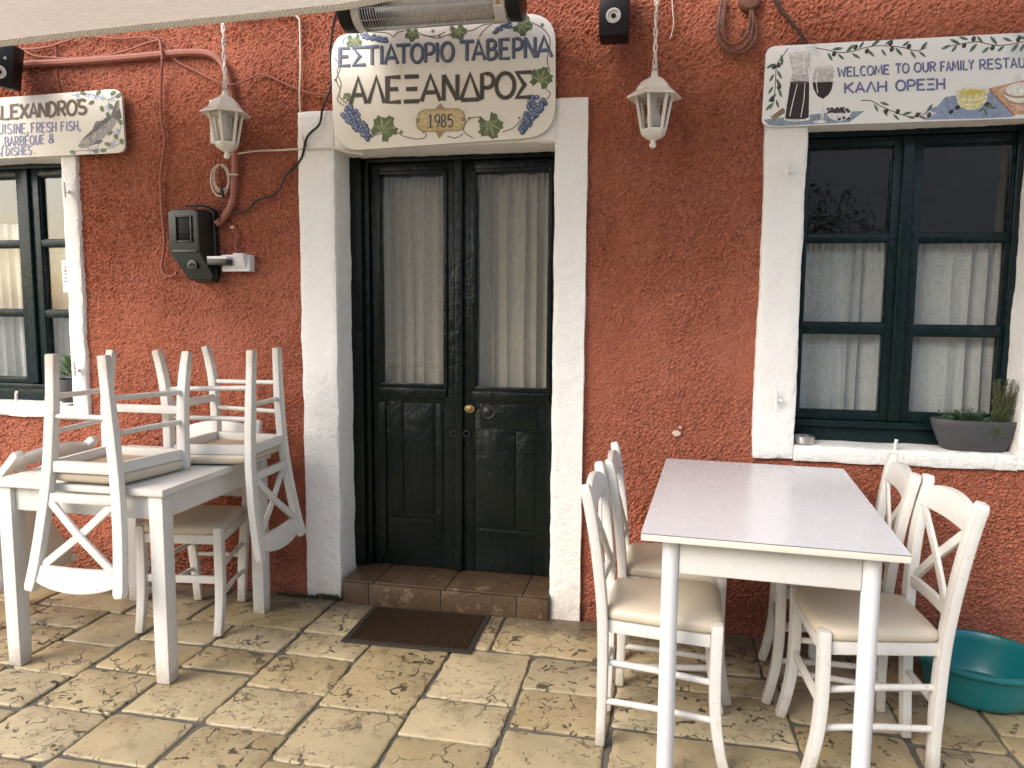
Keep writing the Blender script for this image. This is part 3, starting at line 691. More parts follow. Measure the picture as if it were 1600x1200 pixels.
# ================================================================== PAINTED SIGNS
class Paint:
    def __init__(s, y, f): s.mb = MB(); s.y = y; s.f = f; s.n = 0
    def w(s, p, d=0):
        q = s.f(*p); return at(q[0], q[1], y=s.y-s.n*4e-6-.0004)
    def poly(s, pts, col):
        s.n += 1; s.mb.add([s.w(p) for p in pts], [tuple(range(len(pts)))], 0, col)
    def line(s, pts, wd, col, taper=False):
        s.n += 1; P = [Vector(p) for p in pts]; L = []; R = []; n_ = len(P)
        for i, p in enumerate(P):
            t = (P[min(i+1, n_-1)]-P[max(i-1, 0)])
            if t.length == 0: continue
            t.normalize()
            if 0 < i < n_-1:
                a = (P[i]-P[i-1]).normalized(); c = max(.72, a.dot(t))
            else: c = 1
            h = wd/2/c*(1-.75*i/(n_-1) if taper else 1)
            nn = Vector((-t.y, t.x)); L.append(p+nn*h); R.append(p-nn*h)
        k = len(L); vs = [s.w(p) for p in L]+[s.w(p) for p in R]
        s.mb.add(vs, [(i, i+1, k+i+1, k+i) for i in range(k-1)], 0, col)
    def ell(s, c, a, b, ang, col, n_=14, p=1.0):
        ca, sa = math.cos(ang), math.sin(ang); out = []
        for i in range(n_):
            t = 2*math.pi*i/n_; x = a*math.cos(t); y = b*math.sin(t)*(abs(math.sin(t))**(p-1) if p != 1 else 1)
            out.append((c[0]+x*ca-y*sa, c[1]+x*sa+y*ca))
        s.poly(out, col)
    def olive_leaf(s, c, ln, ang, col, lt):
        s.ell(c, ln/2, ln*.145, ang, col, 16, 1.7)
        s.line([(c[0]-ln*.42*math.cos(ang), c[1]-ln*.42*math.sin(ang)), (c[0]+ln*.42*math.cos(ang), c[1]+ln*.42*math.sin(ang))], ln*.035, lt)
    def vine_leaf(s, c, r, ang, seed=0):
        rnd = random.Random(seed); out = []; n_ = 30
        for i in range(n_):
            t = 2*math.pi*i/n_
            k = .62+.28*abs(math.cos(2.5*t))+.12*(i % 2)+rnd.uniform(-.06, .06)
            if abs(t-math.pi) < .3: k *= .45
            out.append((c[0]+r*k*math.cos(t+ang), c[1]+r*k*math.sin(t+ang)))
        s.poly(out, (.10, .14, .06))
        for q in range(5):
            t = ang+(q-2)*.95; pts = [(c[0]-.3*r*math.cos(ang), c[1]-.3*r*math.sin(ang)), (c[0]+.45*r*math.cos(t), c[1]+.45*r*math.sin(t)), (c[0]+.78*r*math.cos(t+.05), c[1]+.78*r*math.sin(t+.05))]
            s.line(pts, r*.30, rnd.choice([(.17, .22, .09), (.22, .24, .12), (.14, .19, .08)]), True); s.line(pts, r*.05, (.34, .33, .20), True)
    def grapes(s, a, b, w0, w1, n_, r, seed=0):
        rnd = random.Random(seed); a, b = Vector(a), Vector(b); d = b-a; nn = Vector((-d.y, d.x)).normalized()
        for i in range(n_):
            t = (i+.5)/n_; wd = w0+(w1-w0)*t; wd *= .35+.65*min(1, (t+.08)*5)
            c = a+d*t+nn*rnd.uniform(-wd, wd)
            s.ell(c, r, r, 0, (.035, .045, .085), 12); s.ell(c+Vector((-.12*r, -.12*r)), r*.76, r*.76, 0, rnd.choice([(.10, .14, .27), (.14, .19, .33), (.08, .11, .22)]), 12)
            s.ell(c+Vector((-.25*r, -.3*r)), r*.32, r*.26, .6, (.38, .43, .53), 8)
    def build(s, name, parent): return s.mb.build(name, M['paint'], parent, smooth=0)

def C_(cx, cy, a0, a1, rx=.5, ry=.5, n_=16):
    return [(cx+rx*math.cos(math.radians(a0+(a1-a0)*i/n_)), cy+ry*math.sin(math.radians(a0+(a1-a0)*i/n_))) for i in range(n_+1)]
# brush letters: strokes in a unit box, y downwards
O_ = C_(.5, .5, 0, 360, .48, .48, 24)
GL = {'A': [[(0, 1), (.48, 0), (1, 1)], [(.2, .66), (.8, .66)]], 'Λ': [[(0, 1), (.5, 0), (1, 1)]], 'Δ': [[(0, 1), (.5, 0), (1, 1), (0, 1)], [(.02, 1), (.98, 1)]],
      'B': [[(.08, 0), (.08, 1)], [(.08, .02), (.5, .02)]+C_(.5, .25, -90, 90, .38, .23, 8)+[(.08, .48)], [(.08, .48), (.5, .48)]+C_(.52, .73, -90, 90, .44, .25, 8)+[(.08, .98)]],
      'C': [C_(.58, .5, -52, -308, .56, .5, 18)], 'D': [[(.06, 0), (.06, 1)], [(.06, .02)]+C_(.3, .5, -90, 90, .66, .48, 14)+[(.06, .98)]],
      'E': [[(.95, .02), (.08, .02), (.08, .98), (.98, .98)], [(.08, .48), (.8, .48)]], 'F': [[(.95, .02), (.08, .02), (.08, 1)], [(.08, .48), (.8, .48)]],
      'H': [[(.05, 0), (.05, 1)], [(.95, 0), (.95, 1)], [(.05, .5), (.95, .5)]], 'I': [[(.5, 0), (.5, 1)]], 'K': [[(.05, 0), (.05, 1)], [(.95, 0), (.08, .55)], [(.3, .42), (1, 1)]],
      'L': [[(.08, 0), (.08, .98), (1, .98)]], 'M': [[(0, 1), (.16, 0), (.5, .75), (.84, 0), (1, 1)]], 'N': [[(.05, 1), (.05, 0)], [(.05, 0), (.95, 1)], [(.95, 1), (.95, 0)]],
      'O': [O_], 'Q': [O_, [(.58, .7), (1, 1.08)]], 'P': [[(.08, 1), (.08, .02)]+[(.45, .02)]+C_(.5, .29, -90, 90, .44, .27, 10)+[(.08, .56)]],
      'R': [[(.08, 1), (.08, .02), (.45, .02)]+C_(.5, .27, -90, 90, .42, .25, 10)+[(.08, .52)], [(.4, .52), (1, 1)]],
      'S': [C_(.5, .26, -25, -270, .44, .25, 12)+C_(.5, .75, -90, 155, .46, .24, 12)], 'T': [[(0, .02), (1, .02)], [(.5, 0), (.5, 1)]],
      'U': [[(.06, 0), (.06, .6)]+C_(.5, .6, 180, 0, .44, .4, 12)+[(.94, 0)]], 'W': [[(0, 0), (.25, 1), (.5, .25), (.75, 1), (1, 0)]], 'X': [[(0, 0), (1, 1)], [(1, 0), (0, 1)]],
      'Y': [[(0, 0), (.5, .5), (1, 0)], [(.5, .5), (.5, 1)]], 'Σ': [[(1, .02), (.06, .02), (.55, .5), (.06, .98), (1, .98)]], 'Ξ': [[(.04, .02), (.96, .02)], [(.14, .5), (.86, .5)], [(0, .98), (1, .98)]],
      '1': [[(.15, .18), (.55, 0), (.55, 1)], [(.1, 1), (.95, 1)]], '9': [C_(.5, .3, 0, 360, .42, .3, 18), [(.92, .3), (.85, .65), (.45, 1)]], '8': [C_(.5, .26, 90, 450, .38, .25, 18), C_(.5, .75, -90, 270, .46, .25, 18)],
      '5': [[(.95, .02), (.22, .02), (.15, .42)]+C_(.48, .68, -125, 140, .46, .32, 14)], ',': [[(.6, .86), (.55, 1.0), (.2, 1.22)]], '.': [[(.4, .9), (.6, 1.0)]], "'": [[(.6, -.1), (.35, .12)]],
      '&': [[(1, 1), (.25, .3)]+C_(.5, .2, 160, 380, .28, .2, 10)+[(.1, .72)]+C_(.45, .76, 190, 30, .38, .24, 10)+[(.95, .55)]]}
WID = {'I': .35, '.': .3, ',': .35, "'": .25, 'M': 1.15, 'W': 1.2, 'O': 1.0, 'Q': 1.0, '1': .6, ' ': .55}
def letters(pt, items, wd, cols, shadow=(0, 0)):
    """items: (char, x0, x1, top at x0, top at x1, bottom at x0, bottom at x1) in sign-crop units"""
    for col, off, k in cols:
        for (ch, x0, x1, t0, t1, b0, b1) in items:
            for st in GL[ch]:
                pts = []
                for (u, v_) in st:
                    t = t0+(t1-t0)*u; b = b0+(b1-b0)*u
                    pts.append((x0+(x1-x0)*u+off[0], t+(b-t)*v_+off[1]))
                if len(st) < 6:                                            # butt ends: run past the joint a little
                    pass
                pt.line(pts, wd*k, col)
def layout(text, x0, x1, top, bot, gap=.16):
    ws = [WID.get(c, .85) for c in text]; tot = sum(ws)+gap*(len(ws)-1); u = (x1-x0)/tot; x = x0; out = []
    T = lambda q: top[0]+(top[1]-top[0])*(q-x0)/(x1-x0); B = lambda q: bot[0]+(bot[1]-bot[0])*(q-x0)/(x1-x0)
    for c, w_ in zip(text, ws):
        a, b = x, x+w_*u
        if c != ' ': out.append((c, a, b, T(a), T(b), B(a), B(b)))
        x = b+gap*u
    return out
def board(name, label, outline, f, y, mat, thick=.014):
    o = thing(name, label, 'sign', (0, 0, 0))
    P = [at(*f(*p), y=y) for p in outline]; P = [Vector((p.x, p.z)) for p in P]
    mb = MB(); mb.prism([(p.x, p.y) for p in P], y, y+thick); mb.f = mb.f; mb.m = [0, 1]+[1]*(len(mb.m)-2)
    mb.build('board', [mat, M['board_edge']], o, bevel=.0015)
    return o
def rnd_corner(c, a, b, n_=8):
    c, a, b = Vector(c), Vector(a), Vector(b)
    return [tuple((1-t)**2*a+2*t*(1-t)*c+t*t*b) for t in [i/n_ for i in range(n_+1)]]
YS = -.040
# --- sign over the door
fc = lambda x, y: (480+.3125*x, .3125*y)
out = rnd_corner((122, 172), (120, 300), (205, 168))+rnd_corner((1238, 60), (1085, 70), (1241, 205))+rnd_corner((1240, 685), (1241, 520), (1080, 692))+rnd_corner((135, 770), (285, 748), (128, 580))
s1 = board('restaurant_sign', 'large cream sign with rounded corners and painted grapes over the green door, dated 1985', out, fc, YS, M['board'])
pt = Paint(YS, fc)
for ps in ([(430, 185), (460, 160), (530, 150), (580, 175), (640, 180), (690, 160)], [(575, 175), (650, 190), (700, 175), (770, 160), (830, 150), (880, 125), (960, 115), (1040, 105)], [(1080, 100), (1150, 125), (1195, 160), (1215, 210), (1200, 300), (1215, 360)],
           [(860, 185), (885, 150), (925, 120)], [(250, 160), (330, 160), (400, 165), (430, 185)], [(140, 290), (165, 340), (145, 400), (165, 450), (150, 500), (185, 530)], [(170, 300), (150, 360), (170, 420), (160, 480), (200, 520)], [(1190, 440), (1215, 470), (1195, 500)],
           [(320, 690), (345, 675), (430, 655), (480, 680), (540, 695), (585, 690), (595, 670), (575, 660)], [(870, 585), (820, 590), (790, 620), (785, 660), (830, 690)], [(700, 680), (740, 690), (780, 670)], [(975, 660), (1030, 640), (1070, 600), (1100, 590)], [(190, 540), (230, 560), (260, 600)], [(180, 220), (185, 195), (215, 185)]):
    pt.line([tuple(v_)[:2] for v_ in spline([(a, b, 0) for a, b in ps], 6)], 5, (.16, .13, .09))
pt.vine_leaf((235, 208), 44, 1.5, 1); pt.vine_leaf((525, 172), 40, 1.6, 2); pt.vine_leaf((755, 158), 48, 1.2, 3); pt.vine_leaf((1075, 125), 58, .2, 4); pt.vine_leaf((1170, 390), 62, -1.2, 5)
pt.vine_leaf((385, 640), 72, -1.0, 6); pt.vine_leaf((915, 630), 72, 1.2, 7); pt.vine_leaf((288, 635), 22, .4, 8); pt.vine_leaf((200, 485), 24, -1, 9); pt.vine_leaf((628, 155), 10, .4, 10); pt.vine_leaf((470, 660), 11, .4, 11); pt.vine_leaf((1175, 125), 11, 0, 12)
pt.grapes((270, 178), (400, 200), 14, 8, 24, 10, 1); pt.grapes((1020, 120), (930, 160), 16, 6, 20, 9, 2)
pt.grapes((190, 545), (312, 690), 44, 12, 66, 12.5, 3); pt.grapes((1165, 490), (1068, 660), 50, 9, 64, 12.5, 4)
for c in ((662, 180), (280, 607), (1060, 590), (810, 590), (140, 400)): pt.ell(c, 6, 6, 0, (.16, .13, .10), 10)
# dated plaque
pt.poly([(665, 515), (690, 545), (640, 545)], (.34, .25, .14)); pt.poly([(660, 692), (640, 655), (690, 652)], (.34, .25, .14))
pl = rnd_corner((552, 550), (548, 605), (600, 549))+rnd_corner((785, 545), (735, 544), (788, 595))+rnd_corner((785, 655), (788, 610), (735, 652))+rnd_corner((552, 660), (600, 656), (548, 615))
pt.poly([(667+(a-667)*1.025, 600+(b-600)*1.05) for a, b in pl], (.20, .14, .07)); pt.poly(pl, (.47, .36, .17))
pt.poly([(667+(a-667)*.93, 594+(b-600)*.7) for a, b in pl], (.53, .42, .22))
for x in (556, 778): pt.ell((x, 603-(x-556)*.03), 9, 9, 0, (.12, .09, .05), 12); pt.ell((x, 603-(x-556)*.03), 5, 5, 0, (.42, .33, .18), 10)
pt.build('painted_vine', s1)
L1 = [('E', 158, 215), ('Σ', 226, 291), ('T', 290, 356), ('I', 362, 380), ('A', 386, 452), ('T', 444, 516), ('O', 518, 578), ('P', 586, 636), ('I', 640, 658), ('O', 668, 730), ('T', 762, 832), ('A', 826, 886), ('B', 897, 946), ('E', 960, 1012), ('P', 1026, 1076), ('N', 1086, 1140), ('A', 1146, 1222)]
tp = lambda x: 240+(180-240)*(x-158)/1062; bt = lambda x: 330+(282-330)*(x-158)/1062
it = [(c, a, b, tp(a), tp(b), bt(a), bt(b)) for c, a, b in L1]
pt = Paint(YS-.0007, fc)
letters(pt, it, 14.5, [((.035, .04, .06), (3, 3), 1.12), ((.085, .105, .165), (0, 0), 1.0), ((.15, .18, .26), (-2, -2), .35)])
L2 = [('A', 216, 297), ('Λ', 306, 386), ('E', 396, 470), ('Ξ', 483, 562), ('A', 571, 666), ('N', 679, 755), ('Δ', 768, 862), ('P', 869, 936), ('O', 944, 1038), ('Σ', 1043, 1124)]
tp = lambda x: 392+(358-392)*(x-216)/908; bt = lambda x: 521+(487-521)*(x-216)/908
it = [(c, a, b, tp(a), tp(b), bt(a), bt(b)) for c, a, b in L2]
letters(pt, it, 19, [((.30, .25, .17), (0, 0), 1.22), ((.055, .05, .045), (0, 0), 1.0)])
pt.build('lettering', s1)
pt = Paint(YS-.0034, fc)
it = [(c, a, b, 574, 572, 636, 633) for c, a, b in (('1', 603, 628), ('9', 636, 665), ('8', 669, 694), ('5', 700, 729))]
letters(pt, it, 7, [((.05, .06, .10), (0, 0), 1)])
pt.build('date', s1)

# --- sign over the right window
fr_ = lambda x, y: (1180+.2625*x, 40+.2625*y)
ext = 2250
out = rnd_corner((62, 122), (62, 190), (135, 120))+[(1600, 41), (ext, 8), (ext, 525), (1600, 552)]+rnd_corner((40, 604), (120, 602), (40, 560))
s2 = board('welcome_sign', 'long white sign with painted wine carafe, glass and olives above the right-hand window', out, fr_, YS, M['board_white'])
pt = Paint(YS, fr_)
blue = (.22, .27, .34)
pt.poly([(50, 560), (180, 545), (420, 520), (560, 512), (650, 508), (600, 545), (560, 575), (400, 585), (130, 598), (75, 590)], blue)
pt.poly([(1020, 500), (1085, 480), (1130, 425), (1200, 415), (1330, 400), (1420, 395), (1560, 520), (1520, 545), (1300, 555), (1000, 560), (1080, 520)], (.235, .285, .40))
gr, lt, br = (.065, .12, .075), (.17, .25, .17), (.10, .06, .045)
def sprig(stem, leaves, olives, ln=52):
    pt.line([tuple(v_)[:2] for v_ in spline([(a, b, 0) for a, b in stem], 6)], 5, br)
    for k, (x, y, a) in enumerate(leaves): pt.olive_leaf((x, y), ln*(1+.12*math.sin(k*2.1)), math.radians(a), gr if k % 3 else (.09, .16, .11), lt)
    for (x, y) in olives:
        pt.ell((x, y), 17, 12.5, -1.1, (.03, .026, .026), 14); pt.ell((x-3, y-4), 7, 3.5, -1.1, (.14, .13, .12), 8)
sprig([(195, 135), (165, 180), (130, 230), (122, 300), (118, 380), (110, 450), (90, 500)], [(92, 240, -28), (158, 205, 85), (98, 312, -62), (145, 292, 62), (140, 345, 65), (92, 385, -58), (148, 400, 70), (102, 430, -45), (132, 465, 72), (82, 485, -48)], [(112, 245), (140, 236), (142, 365), (100, 440)], 60)
sprig([(358, 132), (430, 145), (500, 160), (570, 155), (640, 135), (720, 120), (800, 122), (880, 130), (960, 150), (1020, 130)], [(445, 185, 60), (490, 138, -8), (510, 185, 42), (600, 180, 30), (565, 135, -45), (633, 115, -55), (690, 165, 45), (718, 102, -35), (765, 160, 55), (798, 98, -30), (855, 155, 50), (897, 108, -35), (940, 172, 55), (1005, 120, -48), (995, 170, 38)], [(470, 168), (597, 128), (665, 152), (813, 140), (806, 105), (915, 124)], 58)
sprig([(1110, 135), (1180, 118), (1250, 105), (1320, 95), (1390, 110), (1450, 118), (1530, 110), (1600, 95), (1700, 90)], [(1135, 128, -25), (1190, 95, 25), (1185, 138, -50), (1240, 75, 15), (1298, 132, -48), (1338, 82, 50), (1372, 145, -40), (1420, 88, 50), (1462, 138, -40), (1500, 82, 20), (1545, 132, -48), (1585, 70, 25), (1590, 130, -60), (1660, 80, 30)], [(1244, 118), (1300, 78), (1413, 132), (1566, 82)], 60)
sprig([(630, 445), (690, 448), (750, 480), (830, 515), (910, 540), (990, 535), (1050, 490)], [(720, 490, 65), (770, 465, 18), (775, 520, 55), (840, 545, 45), (905, 522, -15), (970, 528, -25), (1000, 548, 15), (1040, 490, -55), (930, 548, 10)], [(780, 508), (848, 512), (965, 532), (1035, 532)], 52)
# cork, carafe, glass
pt.poly([(95, 540), (165, 488), (185, 515), (115, 560)], (.26, .17, .11)); pt.ell((105, 547), 13, 10, .8, (.36, .25, .17), 10)
gl_, wn, hi = (.50, .49, .47), (.022, .012, .014), (.80, .79, .76)
pt.poly([(198, 172), (335, 165), (315, 280), (325, 330), (322, 560), (300, 568), (185, 568), (170, 555), (205, 330), (222, 285)], gl_)
pt.poly([(212, 180), (322, 174), (304, 278), (228, 282)], (.63, .61, .58)); pt.ell((267, 168), 69, 11, -.04, (.60, .58, .55), 18); pt.ell((267, 168), 60, 7, -.04, (.70, .68, .63), 16)
pt.poly([(210, 338), (322, 338), (318, 545), (295, 556), (188, 556), (178, 545)], wn); pt.ell((266, 338), 56, 8, 0, (.10, .07, .07), 16)
for q in ([(200, 178), (224, 284), (207, 335), (174, 555)], [(334, 172), (314, 280), (324, 335), (322, 556)], [(172, 558), (240, 570), (318, 558)], [(228, 284), (268, 290), (312, 280)], [(296, 345), (290, 440), (272, 545)], [(250, 350), (225, 450), (205, 540)], [(290, 185), (285, 270)]): pt.line(q, 4.5, hi)
pt.poly([(352, 255), (468, 245), (470, 300), (462, 370), (440, 415), (405, 440), (370, 425), (342, 375), (338, 320)], gl_)
pt.ell((410, 250), 57, 10, -.08, (.68, .67, .64), 16)
pt.poly([(338, 338), (466, 334), (458, 375), (436, 412), (404, 436), (370, 420), (344, 378)], wn)
for q in ([(352, 255), (338, 320), (344, 378), (372, 424), (404, 440)], [(468, 246), (470, 300), (460, 374), (438, 414), (404, 440)], [(372, 262), (362, 330), (372, 400)], [(398, 440), (398, 500), (392, 562)], [(408, 440), (408, 500), (402, 562)]): pt.line(q, 4.5, hi)
pt.ell((385, 572), 42, 9, -.03, (.74, .72, .68), 16)
# bowl of olives
pt.poly([(415, 512), (500, 498), (575, 512), (560, 545), (500, 572), (450, 555)], (.72, .71, .69)); pt.line([(500, 572), (515, 530)], 3, (.4, .4, .42))
rr = random.Random(5)
for k in range(26): pt.ell((495+rr.uniform(-62, 66), 504+rr.uniform(-14, 12)), 11, 7.5, rr.uniform(-1, 1), rr.choice([(.02, .018, .02), (.05, .045, .05), (.03, .03, .045)]), 10)
for c in ((528, 548), (555, 553), (500, 558)): pt.ell(c, 12, 8, -.4, (.035, .03, .04), 10)
# oil bowl
pt.poly([(1192, 395), (1386, 385), (1372, 450), (1335, 490), (1270, 500), (1215, 480)], (.62, .57, .26)); pt.ell((1289, 390), 97, 24, -.05, (.72, .70, .60), 22); pt.ell((1289, 396), 80, 17, -.05, (.60, .50, .10), 20)
for q in ([(1195, 425), (1240, 442), (1320, 440), (1382, 420)], [(1205, 455), (1260, 472), (1330, 466), (1370, 448)], [(1192, 395), (1215, 478), (1270, 500), (1335, 490), (1372, 450), (1386, 385)]): pt.line(q, 5, (.78, .75, .60))
pt.line([(1230, 430), (1240, 490)], 9, (.70, .62, .25)); pt.line([(1330, 430), (1320, 485)], 12, (.72, .62, .18))
for c in ((1205, 487), (1166, 513), (1380, 468)): pt.ell(c, 18, 13, -.6, (.03, .026, .03), 12)
for (x, y, a) in ((1345, 500, -40), (1372, 515, 70), (1412, 488, 8), (1392, 475, -30)): pt.olive_leaf((x, y), 50, math.radians(a), gr, lt)
# bread on a board
pt.poly([(1395, 372), (1620, 320), (1900, 330), (1900, 520), (1545, 530)], (.52, .30, .19)); pt.poly([(1395, 372), (1545, 530), (1545, 545), (1392, 385)], (.33, .17, .10)); pt.poly([(1432, 378), (1630, 338), (1860, 345), (1860, 500), (1560, 505)], (.60, .38, .26))
pt.ell((1570, 425), 96, 46, .12, (.36, .23, .13), 22); pt.ell((1568, 418), 88, 40, .12, (.74, .70, .60), 22); pt.ell((1580, 385), 100, 46, -.1, (.38, .25, .15), 22); pt.ell((1580, 378), 92, 40, -.1, (.72, .70, .62), 22); pt.ell((1590, 375), 60, 22, -.1, (.76, .75, .68), 16)
pt.build('painted_still_life', s2)
pt = Paint(YS-.0007, fr_)
it = layout('WELCOME', 490, 796, (248, 232), (304, 287), .2) + layout('TO', 834, 914, (226, 222), (284, 279), .2) + layout('OUR', 946, 1072, (220, 212), (276, 270), .22) + layout('FAMILY', 1102, 1298, (214, 202), (272, 258), .26) + layout('RESTAURANT', 1334, 1790, (201, 178), (260, 236), .24)
letters(pt, it, 7.6, [((.05, .05, .085), (2.5, 2.5), 1.15), ((.17, .19, .42), (0, 0), .9)])
it = layout('KAΛH', 530, 780, (340, 328), (400, 390), .2)+layout('OPEΞH', 836, 1126, (325, 312), (386, 376), .17)
letters(pt, it, 9, [((.055, .055, .09), (2.5, 2.5), 1.25), ((.17, .19, .42), (0, 0), .95)])
pt.build('lettering', s2)

# --- sign over the left window (runs out of the picture)
fl_ = lambda x, y: (.21667*x, .21667*y)
out = [(-1500, 815), (-300, 728)]+rnd_corner((868, 640), (800, 643), (878, 700))+rnd_corner((902, 1095), (899, 1040), (850, 1102))+[(-300, 1158), (-1500, 1228)]
s3 = board('menu_sign', 'cream sign with a painted grey fish and blue flowers above the left-hand window', out, fl_, YS, M['board'])
pt = Paint(YS, fl_)
for ps in ([(520, 690), (600, 675), (700, 690), (780, 720), (840, 690)], [(780, 720), (790, 780), (770, 830)], [(860, 860), (870, 920), (850, 990), (870, 1030)], [(500, 1095), (600, 1085), (700, 1080), (800, 1065), (870, 1030)]):
    pt.line([tuple(v_)[:2] for v_ in spline([(a, b, 0) for a, b in ps], 6)], 5, (.18, .22, .12))
rr = random.Random(11)
for (x, y) in ((640, 688), (690, 700), (735, 705), (810, 712), (780, 772), (800, 1045), (820, 1030), (850, 945), (700, 1075), (560, 690), (650, 1085)):
    for k in range(5):
        a = k*1.257+x; pt.olive_leaf((x+14*math.cos(a), y+14*math.sin(a)), 28, a, (.27, .36, .60), (.42, .50, .68))
for (x, y, a) in ((600, 672, 20), (660, 740, -30), (710, 668, -50), (735, 785, 70), (815, 672, -30), (780, 830, 60), (855, 690, -40), (868, 880, 50), (835, 985, 80), (878, 1020, 80), (775, 1040, 20), (745, 1085, 0), (525, 1098, 20), (690, 1090, 10), (800, 768, 60)): 
    pt.ell((x, y), 24, 15, math.radians(a), (.09, .15, .07), 12, 1.3); pt.line([(x-16*math.cos(math.radians(a)), y-16*math.sin(math.radians(a))), (x+16*math.cos(math.radians(a)), y+16*math.sin(math.radians(a)))], 3, (.26, .32, .18))
pt.poly([(562, 1050), (590, 1005), (650, 950), (700, 900), (760, 850), (800, 830), (835, 730), (858, 722), (862, 780), (878, 850), (845, 865), (805, 935), (740, 1000), (680, 1045), (620, 1068), (575, 1066)], (.30, .28, .26))
pt.poly([(590, 1005), (650, 950), (700, 900), (760, 850), (800, 830), (806, 850), (770, 885), (700, 940), (640, 985)], (.09, .085, .085)); pt.poly([(800, 830), (835, 730), (858, 722), (842, 800), (815, 850)], (.13, .12, .12)); pt.poly([(842, 800), (862, 780), (878, 850), (845, 865), (815, 850)], (.10, .095, .095))
pt.poly([(668, 930), (690, 875), (730, 870), (738, 870)], (.16, .15, .14)); pt.poly([(665, 1040), (700, 1008), (745, 1012), (715, 1040)], (.11, .10, .10)); pt.poly([(765, 960), (800, 940), (820, 950), (790, 980)], (.14, .13, .13))
for k in range(26):
    t = k/25; pt.line([(640+t*150+rr.uniform(-10, 10), 1000-t*120+rr.uniform(-14, 22)), (656+t*150+rr.uniform(-6, 8), 990-t*120+rr.uniform(-14, 22))], 4, rr.choice([(.12, .11, .11), (.5, .48, .45), (.2, .19, .18)]))
pt.line([(568, 1052), (610, 1042)], 4, (.05, .05, .05)); pt.line([(640, 990), (660, 1020), (650, 1050)], 5, (.10, .1, .1)); pt.ell((606, 1022), 10, 9, 0, (.55, .52, .46), 12); pt.ell((606, 1022), 5.5, 5.5, 0, (.02, .02, .02), 10)
pt.build('painted_fish', s3)
pt = Paint(YS-.0007, fl_)
it = layout('ALEXANDRO', -58, 552, (768, 722), (868, 830), .14)+[("'", 552, 575, 722, 722, 790, 790), ('S', 562, 622, 720, 716, 826, 820)]
letters(pt, it, 19, [((.34, .27, .20), (0, 0), 1.25), ((.10, .07, .055), (0, 0), .9)])
it = layout('CUISINE,', -52, 205, (897, 886), (968, 960), .26)+layout('FRESH', 222, 402, (884, 878), (958, 948), .26)+layout('FISH,', 436, 580, (876, 870), (945, 936), .3)+layout(',BARBEQUE', 12, 318, (988, 970), (1056, 1036), .24)+layout('&', 348, 386, (968, 966), (1030, 1028))+layout('N', -30, 14, (1072, 1070), (1130, 1128))+layout('DISHES', 40, 226, (1066, 1050), (1122, 1112), .26)+layout('.', 240, 262, (1050, 1048), (1110, 1108))
letters(pt, it, 8.5, [((.10, .10, .17), (1.5, 1.5), 1.15), ((.24, .25, .44), (0, 0), .8)])
pt.build('lettering', s3)

# ================================================================== LANTERNS
def chain_pts(mb, x, y, z0, z1, pitch=.030, r=.0105, t=.0026, lean=0.0):
    n_ = int((z1-z0)/pitch)
    for k in range(n_+1):
        zc = z0+pitch*k+pitch*.4; tw = (k % 2)*math.pi/2+.5*math.sin(k*2.3); pts = []
        for i in range(14):
            a = 2*math.pi*i/14; u = r*.72*math.cos(a); v_ = (pitch*.66)*math.sin(a)
            pts.append((x+u*math.cos(tw)+lean*(zc-z0), y+u*math.sin(tw), zc+v_))
        mb.tube(pts, t, 6, closed=True)
def lantern(label, x, y, dz, ztop, yaw):
    o = thing('hanging_lantern', label, 'lantern', (x, y, 2.05+dz), 'white six-sided hanging lanterns'); o.rotation_euler.z = yaw
    rt, rb, zt, zb = .073, .047, .205, .068
    H = lambda r, z: [(r*math.cos(math.pi/3*i), r*math.sin(math.pi/3*i), z) for i in range(6)]
    mb = MB(); a = H(rt, zt); b = H(rb, zb)
    for p, q in zip(a, b): mb.bar([p, q], .011, .011, (0, 0, 1))
    for ringp, hgt in ((a, .010), (b, .012)):
        for i in range(6): mb.bar([ringp[i], ringp[(i+1) % 6]], .010, hgt, (0, 0, 1))
    mb.build('frame', M['lamp'], o, bevel=.0015)
    mb = MB(); mb.lathe([(.048, .064), (.052, .058), (.040, .045), (.026, .036), (.013, .032), (.009, .026), (.013, .018), (.014, .010), (.010, .003), (.003, 0)], seg=6); mb.build('base_finial', M['lamp'], o)
    mb = MB(); mb.lathe([(.074, .200), (.112, .196), (.110, .203), (.082, .222), (.074, .226), (.070, .238), (.050, .262), (.026, .276), (.016, .282), (.012, .300), (.004, .302)], seg=6); mb.build('roof', M['lamp'], o, smooth=20)
    mb = MB()
    for i in range(6):
        k = (i+1) % 6; mb.add([b[i], b[k], a[k], a[i]], [(0, 1, 2, 3)])
    mb.build('glass', M['lamp_glass'], o, smooth=0)
    mb = MB(); mb.lathe([(.004, .075), (.022, .085), (.030, .105), (.028, .128), (.016, .155), (.0135, .165), (.0135, .205)], seg=20); mb.build('bulb', M['bulb'], o)
    mb = MB(); mb.tube([(0, 0, .298), (.010, 0, .306), (.010, 0, .318), (0, 0, .326), (-.010, 0, .318), (-.010, 0, .306)], .003, 7, closed=True)
    chain_pts(mb, 0, 0, .322, ztop-2.05-dz)
    mb.tube(spline([(0, .004, .295)]+[(.005*math.sin(k*1.9), .004*math.cos(k*2.7), .32+k*.03) for k in range(int((ztop-2.05-dz-.32)/.03)+1)], 3), .0032, 6)
    mb.build('chain', M['lamp'], o)
    mb = MB()
    mb.tube([(0, 0, ztop-2.05-dz+.01), (0, -y*.5, ztop-2.05-dz+.05), (0, -y, ztop-2.05-dz+.05)], .006, 8); mb.build('hook', M['iron'], o)
    for c in o.children:
        if c.name.startswith('hook'): c.rotation_euler.z = -yaw
    return o
p2 = at(1022, 150, y=-.13)
